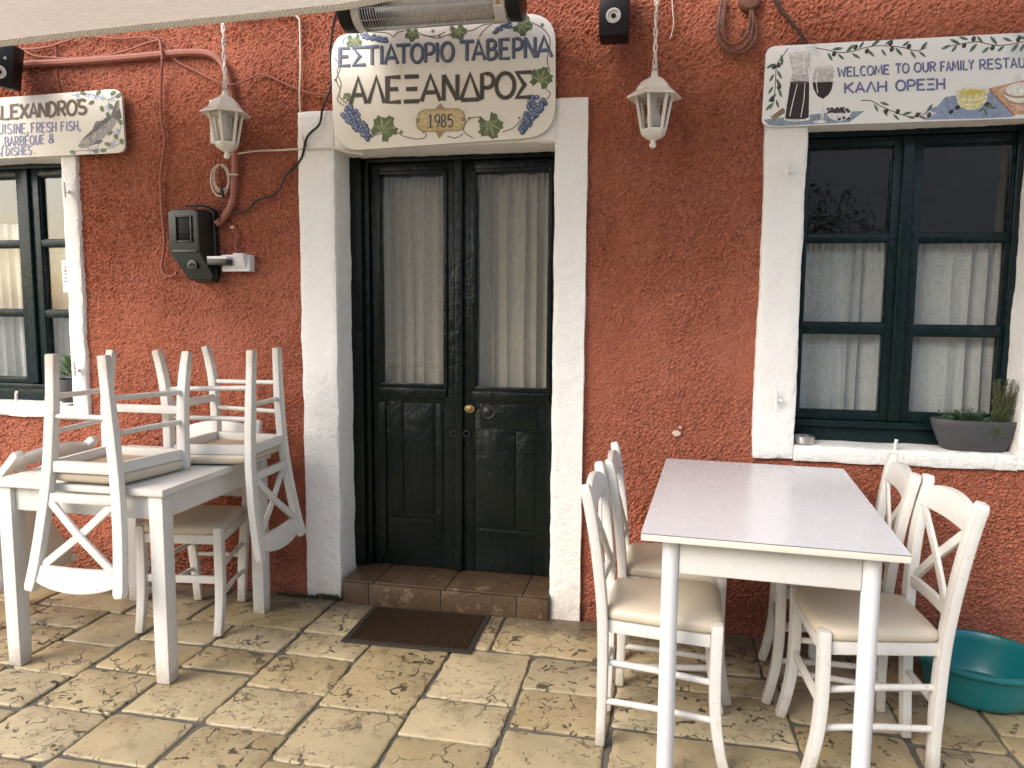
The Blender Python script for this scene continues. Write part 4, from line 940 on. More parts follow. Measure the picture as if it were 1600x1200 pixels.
lantern('white hanging lantern on a chain against bare red wall, between door sign and olive sign', p2.x, -.13, .020, 2.95, .25)
p1 = at(353, 190, y=-.13)
lantern('white hanging lantern in front of the terracotta conduit, above the dark meter box', p1.x, -.13, .040, 2.95, .75)

# ================================================================== CABLES AND BOXES ON THE WALL
f1 = lambda x, y: (.3834*x, .3834*y)
f3 = lambda x, y: (240+.3665*x, 20+.3667*y)
f4 = lambda x, y: (920+.2333*x, .2333*y)
ident = lambda x, y: (x, y)
def cable(name, label, cat, runs, f, r, mat, y=-.016, grp=None, seg=8):
    mb = MB()
    for k, run in enumerate(runs):
        P = []
        for q in run:
            yy = q[2] if len(q) > 2 else y
            p = at(*f(q[0], q[1]), y=yy); P.append(p)
        mb.tube(spline(P, 6), r, seg)
    return tag(mb.build(name, mat), label, cat, grp)
cable('conduit', 'thick terracotta painted conduit bending down behind the left lantern to the meter box', 'pipe', [[(20, 268), (75, 263), (300, 251), (500, 236), (660, 221), (760, 214), (840, 216), (895, 245), (928, 310), (948, 420), (955, 540), (957, 640), (955, 740), (944, 830), (905, 893, -.03), (880, 915, -.04)]], f1, .0165, M['conduit'], -.022)
cable('cable', 'terracotta painted cable dropping from the awning down past the left of the meter box', 'cable', [[(652, 165, -.03), (661, 240, -.048), (657, 330), (655, 420), (660, 500), (672, 570), (664, 640), (655, 720), (659, 850), (670, 960), (668, 1020), (660, 1080), (668, 1115), (695, 1126), (722, 1113, -.03)]], f1, .0068, M['cable_red'], -.018)
cable('cable', 'thin terracotta cable looping across the wall behind the left lantern chain to the door sign', 'cable', [[(345, 145), (480, 157), (600, 151), (652, 165), (690, 200), (715, 245), (800, 290), (900, 338, -.045), (950, 345, -.045), (1010, 325), (1072, 303), (1180, 350), (1255, 376), (1330, 388), (1350, 388)]], f1, .0046, M['cable_red'])
cable('cable', 'terracotta cable sagging between the left loudspeaker and the top of the down cable', 'cable', [[(60, 190), (110, 212), (160, 231), (300, 238), (420, 228), (520, 205), (600, 175), (650, 163)]], f1, .0052, M['cable_red'], -.020)
cable('cable', 'short terracotta cable rising from the left loudspeaker to the awning hem', 'cable', [[(15, 188), (110, 201), (190, 192), (250, 175), (300, 158)]], f1, .0058, M['cable_red'])
cable('cable', 'thin painted wire running straight down to the top of the fish sign', 'cable', [[(229, 180), (230, 300), (238, 350), (245, 385)]], f1, .0035, M['cable_red'], -.008)
cable('cable', 'white cable running under the awning hem and straight down to the door surround', 'cable', [[(935, 74, -.02), (1060, 70), (1180, 62), (1215, 72), (1222, 110), (1225, 270), (1221, 400), (1230, 520), (1242, 600, -.03)]], f1, .0048, M['cable_white'], -.016)
cable('cable', 'white cable running level from the conduit across the door surround', 'cable', [[(355, 241), (372, 240), (400, 236), (432, 235), (470, 233), (490, 233, -.034), (520, 232, -.034), (545, 238, -.034), (568, 241, -.034)]], ident, .0045, M['cable_white'], -.020)
cable('cable', 'black cable curving from the meter box over the surround and up beside the door sign', 'cable', [[(290, 322, -.06), (318, 322, -.05), (345, 330), (383, 330), (400, 314), (432, 301), (446, 275), (470, 249), (480, 214, -.036), (499, 194, -.036), (504, 169, -.036), (513, 148, -.034), (518, 125, -.03), (516, 78, -.03), (522, 35, -.05), (530, 8, -.10)]], ident, .0055, M['cable_black'], -.022)
cable('cable_coil', 'coil of brown cable hanging on the wall left of the olive sign', 'cable', [[(882, -40), (882, 40), (868, 130), (858, 220), (885, 300), (960, 352), (1050, 340), (1110, 270), (1125, 190), (1100, 90), (1095, -40)], [(905, -40), (900, 60), (888, 140), (905, 250), (950, 300), (1030, 270), (1072, 190), (1082, 60), (1078, -40)], [(895, -40), (880, 100), (870, 240), (930, 330), (1020, 330), (1085, 250), (1098, 140), (1088, -40)], [(915, -40), (912, 60), (900, 160), (915, 270)]], f4, .0062, M['cable_brown'], -.022)
mb = MB(); p = at(*f4(1080, -10), y=-.03); mb.lathe([(.045, 0), (.045, .025), (.036, .034), (.01, .036)], (0, 0, 0), 24); mb.v = [(p.x+x, -z, p.z+y) for x, y, z in mb.v]
tag(mb.build('junction_box', M['cable_brown']), 'round brown junction box above the coil of brown cable', 'junction box')
cable('cable', 'dark twin cable running down the wall onto the top of the olive sign', 'cable', [[(1235, -30), (1262, 40), (1310, 100), (1370, 168), (1405, 215), (1420, 245), (1415, 300)], [(1255, -30), (1290, 60), (1340, 120), (1385, 178), (1430, 235), (1468, 295)]], f4, .0045, M['cable_dark'])
cable('cable', 'thin white wire hanging beside the lantern chain, right of the centre loudspeaker', 'cable', [[(556, -30), (562, 60), (568, 150), (562, 200), (545, 258)]], f4, .0028, M['cable_white'], -.014)
cable('cable', 'thin brown wire sagging from the centre loudspeaker to the door sign', 'cable', [[(968, 60, -.04), (955, 78), (938, 95), (925, 101), (900, 95), (868, 82)]], ident, .0024, M['cable_brown'], -.014)
mb = MB(); p = at(*f3(285, 705), y=-.03)
for k, (rx, rz, dx, dz) in enumerate(((.044, .064, 0, 0), (.040, .060, .006, .004), (.047, .072, -.002, -.012))):
    mb.tube([(p.x+dx+rx*math.cos(a), -.026-.004*k, p.z+dz+rz*math.sin(a)) for a in [2*math.pi*i/28 for i in range(28)]], .0038, 7, closed=True)
q = at(*f3(345, 690), y=-.045); mb.tube([(q.x-.028, -.045, q.z+.002), (q.x, -.048, q.z), (q.x+.016, -.044, q.z)], .0035, 6)
tag(mb.build('cable_coil', M['cable_white']), 'coil of grey white cable tied to the conduit below the left lantern', 'cable')
mb = MB(); P = [at(*f3(a, b), y=-.05) for a, b in ((283, 610), (284, 680), (290, 740), (292, 790), (285, 850), (278, 890))]; mb.tube(spline(P, 5), .0024, 6)
q = at(*f3(292, 762), y=-.05); mb.tube([(q.x-.004, -.05, q.z+.026), (q.x, -.052, q.z), (q.x+.006, -.05, q.z-.026)], .0095, 8, scales=[.5, 1, .6]); mb.tube([(q.x+.004, -.056, q.z+.02), (q.x+.006, -.058, q.z-.018)], .005, 7)
tag(mb.build('cable', M['cable_black']), 'thin black wire with a taped knot hanging inside the white cable coil', 'cable')
# white box behind the left lantern
a, b = at(328, 157, y=-.055), at(362, 222, y=-.055); jb = thing('junction_box', 'white plastic box fixed to the wall behind the left lantern', 'junction box', ((a.x+b.x)/2, 0, (a.z+b.z)/2))
hw, hh = (b.x-a.x)/2, (a.z-b.z)/2
mb = MB(); mb.box(-hw, hw, -.042, .0, -hh, hh); mb.build('body', M['metal_white'], jb, bevel=.004); mb = MB(); mb.box(-hw-.003, hw+.003, -.058, -.043, -hh-.003, hh+.003); mb.build('lid', M['metal_white'], jb, bevel=.004)

# electricity meter box: faceted dark moulding with a window and a latch
mt = thing('meter_box', 'dark green plastic electricity meter box with a small window on the red wall', 'meter box', (0, 0, 0))
W3 = lambda x, y, yy: at(*f3(x, y), y=yy)
mb = MB()
back = [(66, 848), (96, 826), (238, 818), (262, 838), (272, 1130), (252, 1150), (125, 1150), (100, 1110), (74, 1020)]
frnt = [(72, 852), (100, 838), (168, 838), (186, 850), (196, 1010), (240, 1128), (232, 1142), (128, 1142), (110, 1110), (82, 1020)]
# plan: back outline on the wall, front face standing 12 cm proud and narrower towards the right
bk = [(W3(72, 846, 0).x, W3(72, 846, 0).z)]
x0, x1 = W3(66, 900, -.11).x, W3(268, 900, -.02).x; zt, zb = W3(150, 830, -.1).z, W3(180, 1148, -.05).z; xf = W3(192, 900, -.11).x; zm = W3(100, 1020, -.11).z
B = [(x0+.006, zt-.012), (x0+.028, zt), (x1-.02, zt), (x1, zt-.018), (x1, zb+.02), (x1-.018, zb), (x0+.075, zb), (x0+.052, zb+.035), (x0+.006, zm)]
Fp = [(x0, zt-.020), (x0+.022, zt-.008), (xf-.018, zt-.008), (xf, zt-.02), (xf+.004, zm), (xf+.05, zb+.03), (xf+.038, zb+.010), (x0+.076, zb+.010), (x0+.056, zb+.038), (x0, zm)]
mb.prism(B, -.035, 0.002)
n1 = [(x0+.004, zt-.016), (x0+.026, zt-.004), (x1-.03, zt-.004), (x1-.008, zt-.02), (x1-.008, zm), (x1-.008, zb+.022), (x1-.024, zb+.004), (x0+.076, zb+.004), (x0+.054, zb+.036), (x0+.004, zm)]
k = len(n1); yf = [-.118]*4+[-.118, -.085, -.080, -.080, -.088, -.118]
mb.add([(a, -.035, b) for a, b in n1]+[(a, yf[i], b) for i, (a, b) in enumerate(Fp)], [(i, (i+1) % k, k+(i+1) % k, k+i) for i in range(k)]+[(k+0, k+1, k+2, k+3, k+4, k+9), (k+9, k+4, k+5, k+6, k+7, k+8), tuple(range(k))])
mb.build('body', M['meter'], mt, bevel=.006, seg=3)
a, b = W3(97, 872, -.122), W3(158, 970, -.122)
mb = MB(); t = .009
mb.box(a.x-t, a.x, -.127, -.112, b.z-t, a.z+t); mb.box(b.x, b.x+t, -.127, -.112, b.z-t, a.z+t); mb.box(a.x, b.x, -.1265, -.112, a.z, a.z+t); mb.box(a.x, b.x, -.1265, -.112, b.z-t, b.z)
mb.build('window_frame', M['meter'], mt, bevel=.003)
mb = MB(); mb.box(a.x, b.x, -.1195, -.110, b.z, a.z); mb.box(a.x+.012, b.x-.006, -.121, -.1195, b.z+.028, b.z+.046); mb.build('window', M['meter_win'], mt, bevel=.001)
p = W3(170, 1078, -.10); mb = MB(); mb.prism([(p.x+.026*math.cos(t), p.z+.028*math.sin(t) if t <= math.pi else p.z-.014) for t in [math.pi*i/10 for i in range(11)]]+[(p.x-.026, p.z-.016), (p.x+.026, p.z-.016)], -.112, -.085)
mb.tube([(p.x-.012, -.114, p.z), (p.x, -.116, p.z+.010), (p.x+.012, -.114, p.z)], .004, 8); mb.build('latch', M['meter'], mt, bevel=.003)
mb = MB(); mb.box(x0+.02, xf-.005, -.123, -.116, zm-.004, zm+.010); mb.build('ridge', M['meter'], mt, bevel=.003)
# double socket
a, b = at(337, 398, y=-.05), at(390, 424, y=-.05); so = thing('power_socket', 'white double power socket beside the dark meter box, one lid open', 'socket', ((a.x+b.x)/2, 0, (a.z+b.z)/2)); hw, hh = (b.x-a.x)/2, (a.z-b.z)/2
mb = MB(); mb.box(-hw+.03, hw, -.05, 0, -hh, hh); mb.build('body', M['metal_white'], so, bevel=.004)
mb = MB(); mb.add([(hw-.075, -.052, -hh+.012), (hw-.020, -.052, -hh+.012), (hw-.012, -.088, hh+.004), (hw-.062, -.088, hh+.004), (hw-.075, -.046, -hh+.012), (hw-.020, -.046, -hh+.012), (hw-.012, -.052, hh+.006), (hw-.062, -.052, hh+.006)], [(0, 1, 2, 3), (4, 7, 6, 5), (0, 3, 7, 4), (1, 5, 6, 2), (2, 6, 7, 3), (0, 4, 5, 1)]); mb.build('lid', M['metal_white'], so, bevel=.002)
mb = MB(); mb.box(-hw-.02, hw-.088, -.098, -.045, -.012, .016); mb.build('plug', [M['meter']], so, bevel=.005)
mb = MB(); mb.box(-hw-.018, hw-.090, -.096, -.046, .016, .030); mb.build('lid', M['metal_white'], so, bevel=.003)
cable('cable', 'short painted cable rising from the double socket to a hole in the stucco', 'cable', [[(352, 1030, -.03), (350, 980), (356, 940), (343, 905, -.004)]], f3, .0055, M['cable_red'], -.016)

# ================================================================== LOUDSPEAKERS
def speaker(label, w_, d_, h_, loc, rot):
    o = thing('loudspeaker', label, 'loudspeaker', loc, 'small black loudspeakers on the wall'); o.rotation_euler = rot
    mb = MB(); mb.box(-w_/2, w_/2, -d_, 0, -h_/2, h_/2); mb.build('cabinet', M['black'], o, bevel=.008)
    mb = MB(); c = -h_*.18
    mb.lathe([(.030, 0), (.030, .004), (.022, .005), (.020, -.004), (.012, -.007), (.009, .0), (.003, .002)], (0, 0, 0), 28); mb.v = [(x, -d_-z-.001, c+y) for x, y, z in mb.v]; mb.build('driver', M['silver'], o)
    mb = MB(); mb.lathe([(.011, 0), (.008, .006), (.002, .007)], (0, 0, 0), 18); mb.v = [(x, -d_-z, c+y) for x, y, z in mb.v]; mb.build('dust_cap', M['black'], o)
    mb = MB(); mb.bar([(.012, -d_-.0012, .028), (.020, -d_-.0012, .040)], .004, .0016); mb.bar([(.020, -d_-.0012, .026), (.024, -d_-.0012, .036)], .003, .0016); mb.build('emblem', M['silver'], o, smooth=0)
    mb = MB(); mb.box(-.02, .02, .0, .05, -.04, .04); mb.build('bracket', M['black'], o, bevel=.003)
    return o
a, b = at(936, 60, y=-.15), at(980, 60, y=-.15)
speaker('small black loudspeaker with pale cone ring beside the lantern chain, top centre', b.x-a.x+.004, .10, .235, ((a.x+b.x)/2, -.05, a.z+.118), (math.radians(-4), 0, 0))
a = at(12, 100, y=-.2)
speaker('black loudspeaker under the awning hem at the far left edge', .11, .13, .20, (a.x-.095, -.09, a.z+.018), (math.radians(8), math.radians(10), math.radians(28)))

# ================================================================== CHAIRS
def make_chair(label, group):
    o = thing('chair', label, 'chair', (0, 0, 0), group)
    wmat = [M['white'], M['foot']]
    for s in (-1, 1):                                                     # sabre front legs
        mb = MB(); pts = spline([(s*.176, -.205, .002), (s*.176, -.188, .07), (s*.176, -.172, .17), (s*.175, -.166, .30), (s*.174, -.168, .474)], 4)
        mb.bar(pts, .040, .036, (0, 1, 0), scales=[.86+.14*min(1, i/10) for i in range(len(pts))]); mb.m = [1 if i < 12 else 0 for i in range(len(mb.m))]; mb.m[-2] = 1; mb.m[-1] = 0
        mb.build('leg', wmat, o, bevel=.006)
        mb = MB(); pts = spline([(s*.108, .186, .002), (s*.120, .181, .20), (s*.142, .182, .44), (s*.163, .199, .64), (s*.179, .223, .80), (s*.188, .240, .880)], 4)
        mb.bar(pts, .034, .043, (1, 0, 0), scales=[.92]*4+[1]*(len(pts)-5)+[.8]); mb.m = [1 if i < 12 else 0 for i in range(len(mb.m))]; mb.m[-2] = 1; mb.m[-1] = 0
        mb.build('back_post', wmat, o, bevel=.007)
    mb = MB(); z0, z1 = .398, .440
    mb.box(-.158, .158, -.178, -.156, z0, z1); mb.box(-.126, .126, .170, .192, z0, z1)
    for s in (-1, 1): mb.bar([(s*.171, -.150, (z0+z1)/2), (s*.132, .165, (z0+z1)/2)], .022, z1-z0, (0, 0, 1))
    mb.build('seat_frame', M['white'], o, bevel=.003)
    mb = MB(); mb.prism([(-.160, -.155), (.160, -.155), (.120, .168), (-.120, .168)], .432, .441, axis='z'); mb.build('seat_board', M['ply'], o, smooth=0)
    # cushion: rounded trapezoid, domed, with relieved front corners
    def outline(k):
        c = [(-.196, -.190), (.196, -.190), (.150, .172), (-.150, .172)]; R = [.084, .084, .030, .030]; out = []
        for i in range(4):
            p, q, r = Vector(c[i]), Vector(c[(i+1) % 4]), Vector(c[i-1])
            a = p+(r-p).normalized()*R[i]; b = p+(q-p).normalized()*R[i]
            for j in range(7): t = j/6; out.append((1-t)**2*a+2*t*(1-t)*p+t*t*b)
            e = q+(p-q).normalized()*R[(i+1) % 4]
            for j in range(1, 5): out.append(b.lerp(e, j/5))
        return [Vector((v_.x*k, (v_.y+.01)*k-.01)) for v_ in out]
    mb = MB(); lay = [(.96, .4415), (.995, .449), (1.0, .459), (.985, .470), (.94, .478), (.84, .484), (.62, .488), (.3, .490)]; n_ = len(outline(1)); vs = []
    for (k, z) in lay:
        for p in outline(k): vs.append((p.x, p.y, z+.0018*sn(p.x*14, p.y*14, 3)))
    fs = [(L*n_+i, L*n_+(i+1) % n_, (L+1)*n_+(i+1) % n_, (L+1)*n_+i) for L in range(len(lay)-1) for i in range(n_)]
    fs += [tuple(reversed(range(n_))), tuple((len(lay)-1)*n_+i for i in range(n_))]
    mb.add(vs, fs); mb.build('seat', M['vinyl'], o, smooth=60)
    # arched crest rail, bowed a little
    mb = MB(); N = 16; vs = []
    for i in range(N+1):
        t = -1+2*i/N; x = t*.176; bow = .012*(1-t*t); zb = .782+.004*(1-t*t); ztp = .836+.037*max(0, 1-t*t)**.8
        ya, yb = .214+bow, .231+bow
        vs += [(x, ya-.011, zb), (x, ya+.011, zb), (x, yb+.010, ztp), (x, yb-.012, ztp)]
    fs = [(i*4+a, i*4+(a+1) % 4, i*4+4+(a+1) % 4, i*4+4+a) for i in range(N) for a in range(4)]+[(3, 2, 1, 0), (N*4, N*4+1, N*4+2, N*4+3)]
    mb.add(vs, fs); mb.build('top_rail', M['white'], o, bevel=.004)
    mb = MB(); mb.bar([(-.144, .189, .534), (0, .195, .534), (.144, .189, .534)], .020, .034, (0, 0, 1)); mb.build('back_rail', M['white'], o, bevel=.004)
    for s in (-1, 1):
        mb = MB(); dy = .005*s
        mb.bar([(-s*.132, .190+dy, .546), (0, .206+dy, .668), (s*.154, .222+dy, .790)], .030, .013, (0, 1, 0)); mb.build('cross_slat', M['white'], o, bevel=.003)
    for s in (-1, 1):
        for z, z2 in ((.165, .160), (.285, .292)):
            mb = MB(); mb.tube([(s*.174, -.165, z), (s*.14, .02, (z+z2)/2), (s*.124, .175, z2)], .0105, 12); mb.build('stretcher', M['white'], o)
    mb = MB(); mb.tube([(-.120, .181, .232), (.120, .181, .232)], .0105, 12); mb.build('stretcher', M['white'], o)
    mb = MB(); mb.box(-.160, .160, -.174, -.160, .222, .256); mb.build('stretcher', M['white'], o, bevel=.003)
    return o
def copy_tree(o, label, group=None):
    c = o.copy(); COL.objects.link(c)
    for ch in o.children:
        d = ch.copy(); COL.objects.link(d); d.parent = c
        for g_ in ch.children:
            e = g_.copy(); COL.objects.link(e); e.parent = d
    c['label'] = label
    if group: c['group'] = group
    return c
GC = 'white cross-back chairs with beige seats'
def pose(o, m): o.matrix_world = m; return o
T, Rm = Matrix.Translation, lambda a, ax: Matrix.Rotation(math.radians(a), 4, ax)
ch0 = make_chair('white chair tucked under the left side of the bare table, nearer the camera', GC)
pose(ch0, T((.392, -.865, 0)) @ Rm(89, 'Z'))
pose(copy_tree(ch0, 'white chair at the left side of the bare table, nearer the wall'), T((.424, -.448, 0)) @ Rm(91, 'Z'))
pose(copy_tree(ch0, 'white chair at the right side of the bare table, nearer the camera'), T((1.022, -.825, 0)) @ Rm(-86, 'Z'))
pose(copy_tree(ch0, 'white chair at the right side of the bare table, nearer the window'), T((.985, -.420, 0)) @ Rm(-94.5, 'Z'))
pose(copy_tree(ch0, 'white chair standing upright between the left table and the wall, below the upturned chairs'), T((-1.68, -.345, 0)) @ Rm(7.5, 'Z'))
TZ = .75
pose(copy_tree(ch0, 'white chair upturned on the left table with its back hanging down the front edge'), T((-1.715, -.785, TZ+.489)) @ Rm(.8, 'Z') @ Rm(180, 'X') @ Rm(-1.2, 'X'))
pose(copy_tree(ch0, 'white chair upturned on the left table nearer the wall, back hanging over the right end'), T((-1.500, -.375, TZ+.489)) @ Rm(91.5, 'Z') @ Rm(180, 'X') @ Rm(-.5, 'X'))
# tipped forward on its front feet, crest against the far end of the table
foot = Vector((0, -.205, 0))
pose(copy_tree(ch0, 'white chair tipped forward onto the left end of the left table'), T((-2.655, -.60, .0)) @ Rm(86, 'Z') @ Rm(59.5, 'X') @ T(-foot))

# ================================================================== TABLES
def table(label, cx, cy, rz, w_, d_, h_, th, legw, insx, insy, round_leg, apron, top_mats, group):
    o = thing('table', label, 'table', (cx, cy, 0), group); o.rotation_euler.z = math.radians(rz)
    mb = MB(); mb.box(-w_/2, w_/2, -d_/2, d_/2, h_-th, h_-(.002 if round_leg else 0)); mb.m = [1, 1, 1, 1, 1, 0]
    mb.build('tabletop', top_mats, o, bevel=.002)
    if round_leg:                                                         # laminate sheet with its dark core showing at the edge
        mb = MB(); mb.box(-w_/2-.0006, w_/2+.0006, -d_/2-.0006, d_/2+.0006, h_-.0022, h_); mb.m = [1, 1, 1, 1, 1, 0]; mb.build('laminate_sheet', [top_mats[0], M['core']], o, smooth=0)
    ax, ay = w_/2-insx, d_/2-insy; z1 = h_-th-.001; z0 = z1-apron; t = .02
    mb = MB(); q = legw/2
    mb.box(-ax+q, ax-q, -ay-t/2, -ay+t/2, z0, z1); mb.box(-ax+q, ax-q, ay-t/2, ay+t/2, z0, z1); mb.box(-ax-t/2, -ax+t/2, -ay+q, ay-q, z0, z1); mb.box(ax-t/2, ax+t/2, -ay+q, ay-q, z0, z1)
    mb.build('apron', M['white'], o, bevel=.002)
    for sx in (-1, 1):
        for sy in (-1, 1):
            mb = MB()
            if round_leg:
                mb.lathe([(legw/2*.96, .0), (legw/2, .012), (legw/2, h_-th-.001)], (sx*ax, sy*ay, 0), 28); mb.build('leg', M['metal_white'], o)
            else:
                mb.bar([(sx*ax, sy*ay, .0), (sx*ax, sy*ay, .05), (sx*ax, sy*ay, .14), (sx*ax, sy*ay, h_-th-.001)], legw, legw, (0, 1, 0), scales=[.93, .95, .97, 1]); mb.m = [1]*8+[0]*(len(mb.m)-8)
                mb.build('leg', [M['white'], M['foot']], o, bevel=.004)
    return o
table('bare white rectangular table with round legs between four chairs', .711, -.637, -3.4, .705, 1.125, .78, .022, .050, .082, .065, True, .105, [M['laminate'], M['edge']], None)
table('white square table with square legs, chairs upturned on it', -1.772, -.572, 0, .745, .760, TZ, .026, .060, .042, .042, False, .095, [M['white'], M['white']], None)

# ================================================================== SMALL THINGS
# doormat
dm = thing('doormat', 'dark brown rectangular doormat on the paving before the doorstep', 'doormat', (-.662, -.262, .002)); dm.rotation_euler.z = math.radians(1.2)
mb = MB(); mb.box(-.285, .285, -.195, .195, 0, .007); mb.build('border', M['rubber'], dm, bevel=.003)
mb = MB(); nx, ny = 120, 80; X = lambda i: -.262+.524*i/nx; Y = lambda j: -.172+.344*j/ny
vs = [(X(i), Y(j), .0105+.0012*random.uniform(-1, 1)+.0015*math.sin(i*1.25)*math.sin(j*1.25) if 0 < i < nx and 0 < j < ny else .006) for j in range(ny+1) for i in range(nx+1)]
mb.add(vs, [(j*(nx+1)+i, j*(nx+1)+i+1, (j+1)*(nx+1)+i+1, (j+1)*(nx+1)+i) for j in range(ny) for i in range(nx)]); mb.build('pile', M['mat'], dm, smooth=0)
# basin
bs = thing('washing_up_basin', 'round teal plastic basin on the paving against the wall', 'basin', (1.556, -.330, 0))
mb = MB(); mb.lathe([(.02, .004), (.155, .004), (.172, .012), (.181, .035), (.205, .125), (.207, .138), (.224, .140), (.229, .146), (.229, .153), (.222, .158), (.206, .157), (.199, .147), (.196, .125), (.172, .036), (.160, .016), (.02, .014)], (0, 0, 0), 64, 1.02, .97, cap=True)
mb.build('bowl', M['teal'], bs, smooth=50)
for s in (-1, 1):
    mb = MB(); mb.prism([(s*(.215+.030*math.cos(a)), .085*math.sin(a)) for a in [-math.pi/2+math.pi*i/12 for i in range(13)]], .141, .155, axis='z'); mb.build('handle', M['teal'], bs, bevel=.004)
# ashtray
p = at(1256, 690, y=.035); z = .868
mb = MB(); mb.lathe([(.041, 0), (.043, .004), (.043, .030), (.041, .032), (.038, .031), (.037, .008), (.005, .007)], (p.x, .035, z-.010), 32)
tag(mb.build('ashtray', M['steel'], bevel=.0), 'small round steel ashtray on the white window sill', 'ashtray')
# planters
def planter(label, c, prof, sx, sy):
    o = thing('planter', label, 'planter', c)
    mb = MB(); mb.lathe(prof, (0, 0, 0), 56, sx, sy); mb.build('pot', M['pot'], o, smooth=50); return o
pp = at(1527, 700, y=.035)
pr = planter('grey oval planter bowl with herbs standing on the right window sill', (1.622, .052, .856), [(.03, .0), (.108, 0), (.122, .006), (.143, .050), (.160, .095), (.168, .122), (.166, .126), (.161, .124), (.148, .100), (.03, .098)], 1.0, .46)
mb = MB(); mb.lathe([(.02, .100), (.146, .101)], (0, 0, 0), 40, 1.0, .46, cap=False); mb.build('soil', M['soil'], pr)
def needles(mb, base, tip, n_, ln, wd, rnd, up=.6):
    b, t = Vector(base), Vector(tip); ax = (t-b).normalized()
    for k in range(n_):
        p = b.lerp(t, .12+.88*k/n_); a = rnd.uniform(0, 6.28); r = Vector((math.cos(a), math.sin(a), rnd.uniform(-.1, .4))); r = (r-ax*r.dot(ax)*.5).normalized()
        d = (r+ax*up).normalized(); L = ln*rnd.uniform(.7, 1.2)*(1-.35*k/n_); s_ = d.cross(ax)
        if s_.length < 1e-3: continue
        s_.normalize(); s_ *= wd
        e = p+d*L+Vector((0, 0, -L*.12))
        mb.add([p-s_*.5, p+d*L*.5-s_, e, p+d*L*.5+s_], [(0, 1, 2, 3)])
rnd = random.Random(4)
mb, st = MB(), MB()
for k in range(40):
    a = rnd.uniform(0, 6.28); r = rnd.uniform(0, .034); b = (.082+r*math.cos(a), -.01+r*math.sin(a)*.6, .1); L = rnd.uniform(.06, .20)
    t = (b[0]+rnd.uniform(-.022, .038)+.010, b[1]+rnd.uniform(-.03, .02), .1+L); needles(mb, b, t, 46, .026, .0019, rnd); st.tube([b, ((b[0]+t[0])/2, (b[1]+t[1])/2-.004, (b[2]+t[2])/2), t], .0012, 5)
for k in range(9):
    b = (.062+rnd.uniform(-.02, .03), -.045, .112); t = (b[0]+rnd.uniform(-.02, .02), -.072-rnd.uniform(0, .014), .10-rnd.uniform(.0, .05)); needles(mb, b, t, 22, .018, .0015, rnd); st.tube([b, t], .0011, 5)
mb.build('rosemary_foliage', M['rosemary'], pr, smooth=0); st.build('rosemary_stem', M['stem'], pr)
mb = MB()
for k in range(70):
    b = (rnd.uniform(-.115, .04), rnd.uniform(-.045, .03), .105); t = (b[0]+rnd.uniform(-.025, .025), b[1]+rnd.uniform(-.02, .015), .132+rnd.uniform(.0, .042)*(1-abs(b[0]+.03)*5)); needles(mb, b, t, 22, .026, .0030, rnd, .3)
mb.build('herb_foliage', M['herb'], pr, smooth=0)
pa = at(108, 618, y=.035)
pl_ = planter('small grey pot with a green succulent on the left window sill', (-2.668, .040, .915), [(.03, 0), (.050, 0), (.054, .006), (.060, .090), (.062, .118), (.058, .120), (.054, .108), (.02, .106)], .95, .95)
mb = MB()
for k in range(20):
    a = k*2.4; el = .35+k*.045; L = .078-.0012*k; c = Vector((-.012, 0, .125+k*.004)); d = Vector((math.cos(a)*math.cos(el), math.sin(a)*math.cos(el), math.sin(el))); s_ = d.cross(Vector((0, 0, 1))).normalized(); u_ = s_.cross(d)
    vs = [c]; 
    for t, w_ in ((.35, .011), (.7, .017), (.9, .011)): vs += [c+d*L*t+s_*w_, c+d*L*t+u_*.004, c+d*L*t-s_*w_, c+d*L*t-u_*.004]
    vs.append(c+d*L); fs = [(0, 1, 2), (0, 2, 3), (0, 3, 4), (0, 4, 1)]
    for r in (0, 1):
        for q in range(4): fs.append((1+r*4+q, 5+r*4+q, 5+r*4+(q+1) % 4, 1+r*4+(q+1) % 4))
    for q in range(4): fs.append((9+q, 13, 9+(q+1) % 4))
    mb.add(vs, fs)
mb.build('succulent_foliage', M['succulent'], pl_, smooth=60)
# sticker inside the left window glass
pt = Paint(.1655, lambda x, y: (.35*x, 240+.35*y)); pt.n = 0
stk = thing('window_sticker', 'narrow white sticker on the glass of the left window', 'sticker', (0, 0, 0))
pt.poly([(274, 478), (302, 474), (312, 618), (283, 620)], (.62, .66, .60)); pt.poly([(286, 484), (299, 482), (300, 494), (287, 495)], (.35, .4, .4))
pt.ell((293, 524), 6, 7, 0, (.55, .06, .05), 12)
for y in (508, 541, 556, 572): pt.poly([(287, y-4), (300, y-5), (301, y+2), (288, y+3)], (.16, .22, .26))
pt.build('print', stk)
# moss in the corner by the left door jamb
mb = MB(); rnd = random.Random(2)
for k in range(420):
    t = rnd.random(); p = Vector((-1.47+t*.34, -.030-rnd.uniform(0, .02), rnd.uniform(-.002, .012)*(1.6 if t > .6 else .7))); a = rnd.uniform(0, 3.14); s_ = rnd.uniform(.003, .007); d = Vector((math.cos(a)*s_, math.sin(a)*s_, rnd.uniform(0, s_)))
    mb.add([p, p+d, p+d*.6+Vector((0, 0, s_*1.6)), p+Vector((-d.y, d.x, s_))], [(0, 1, 2, 3)])
tag(mb.build('moss', M['moss'], smooth=0), kind='stuff')

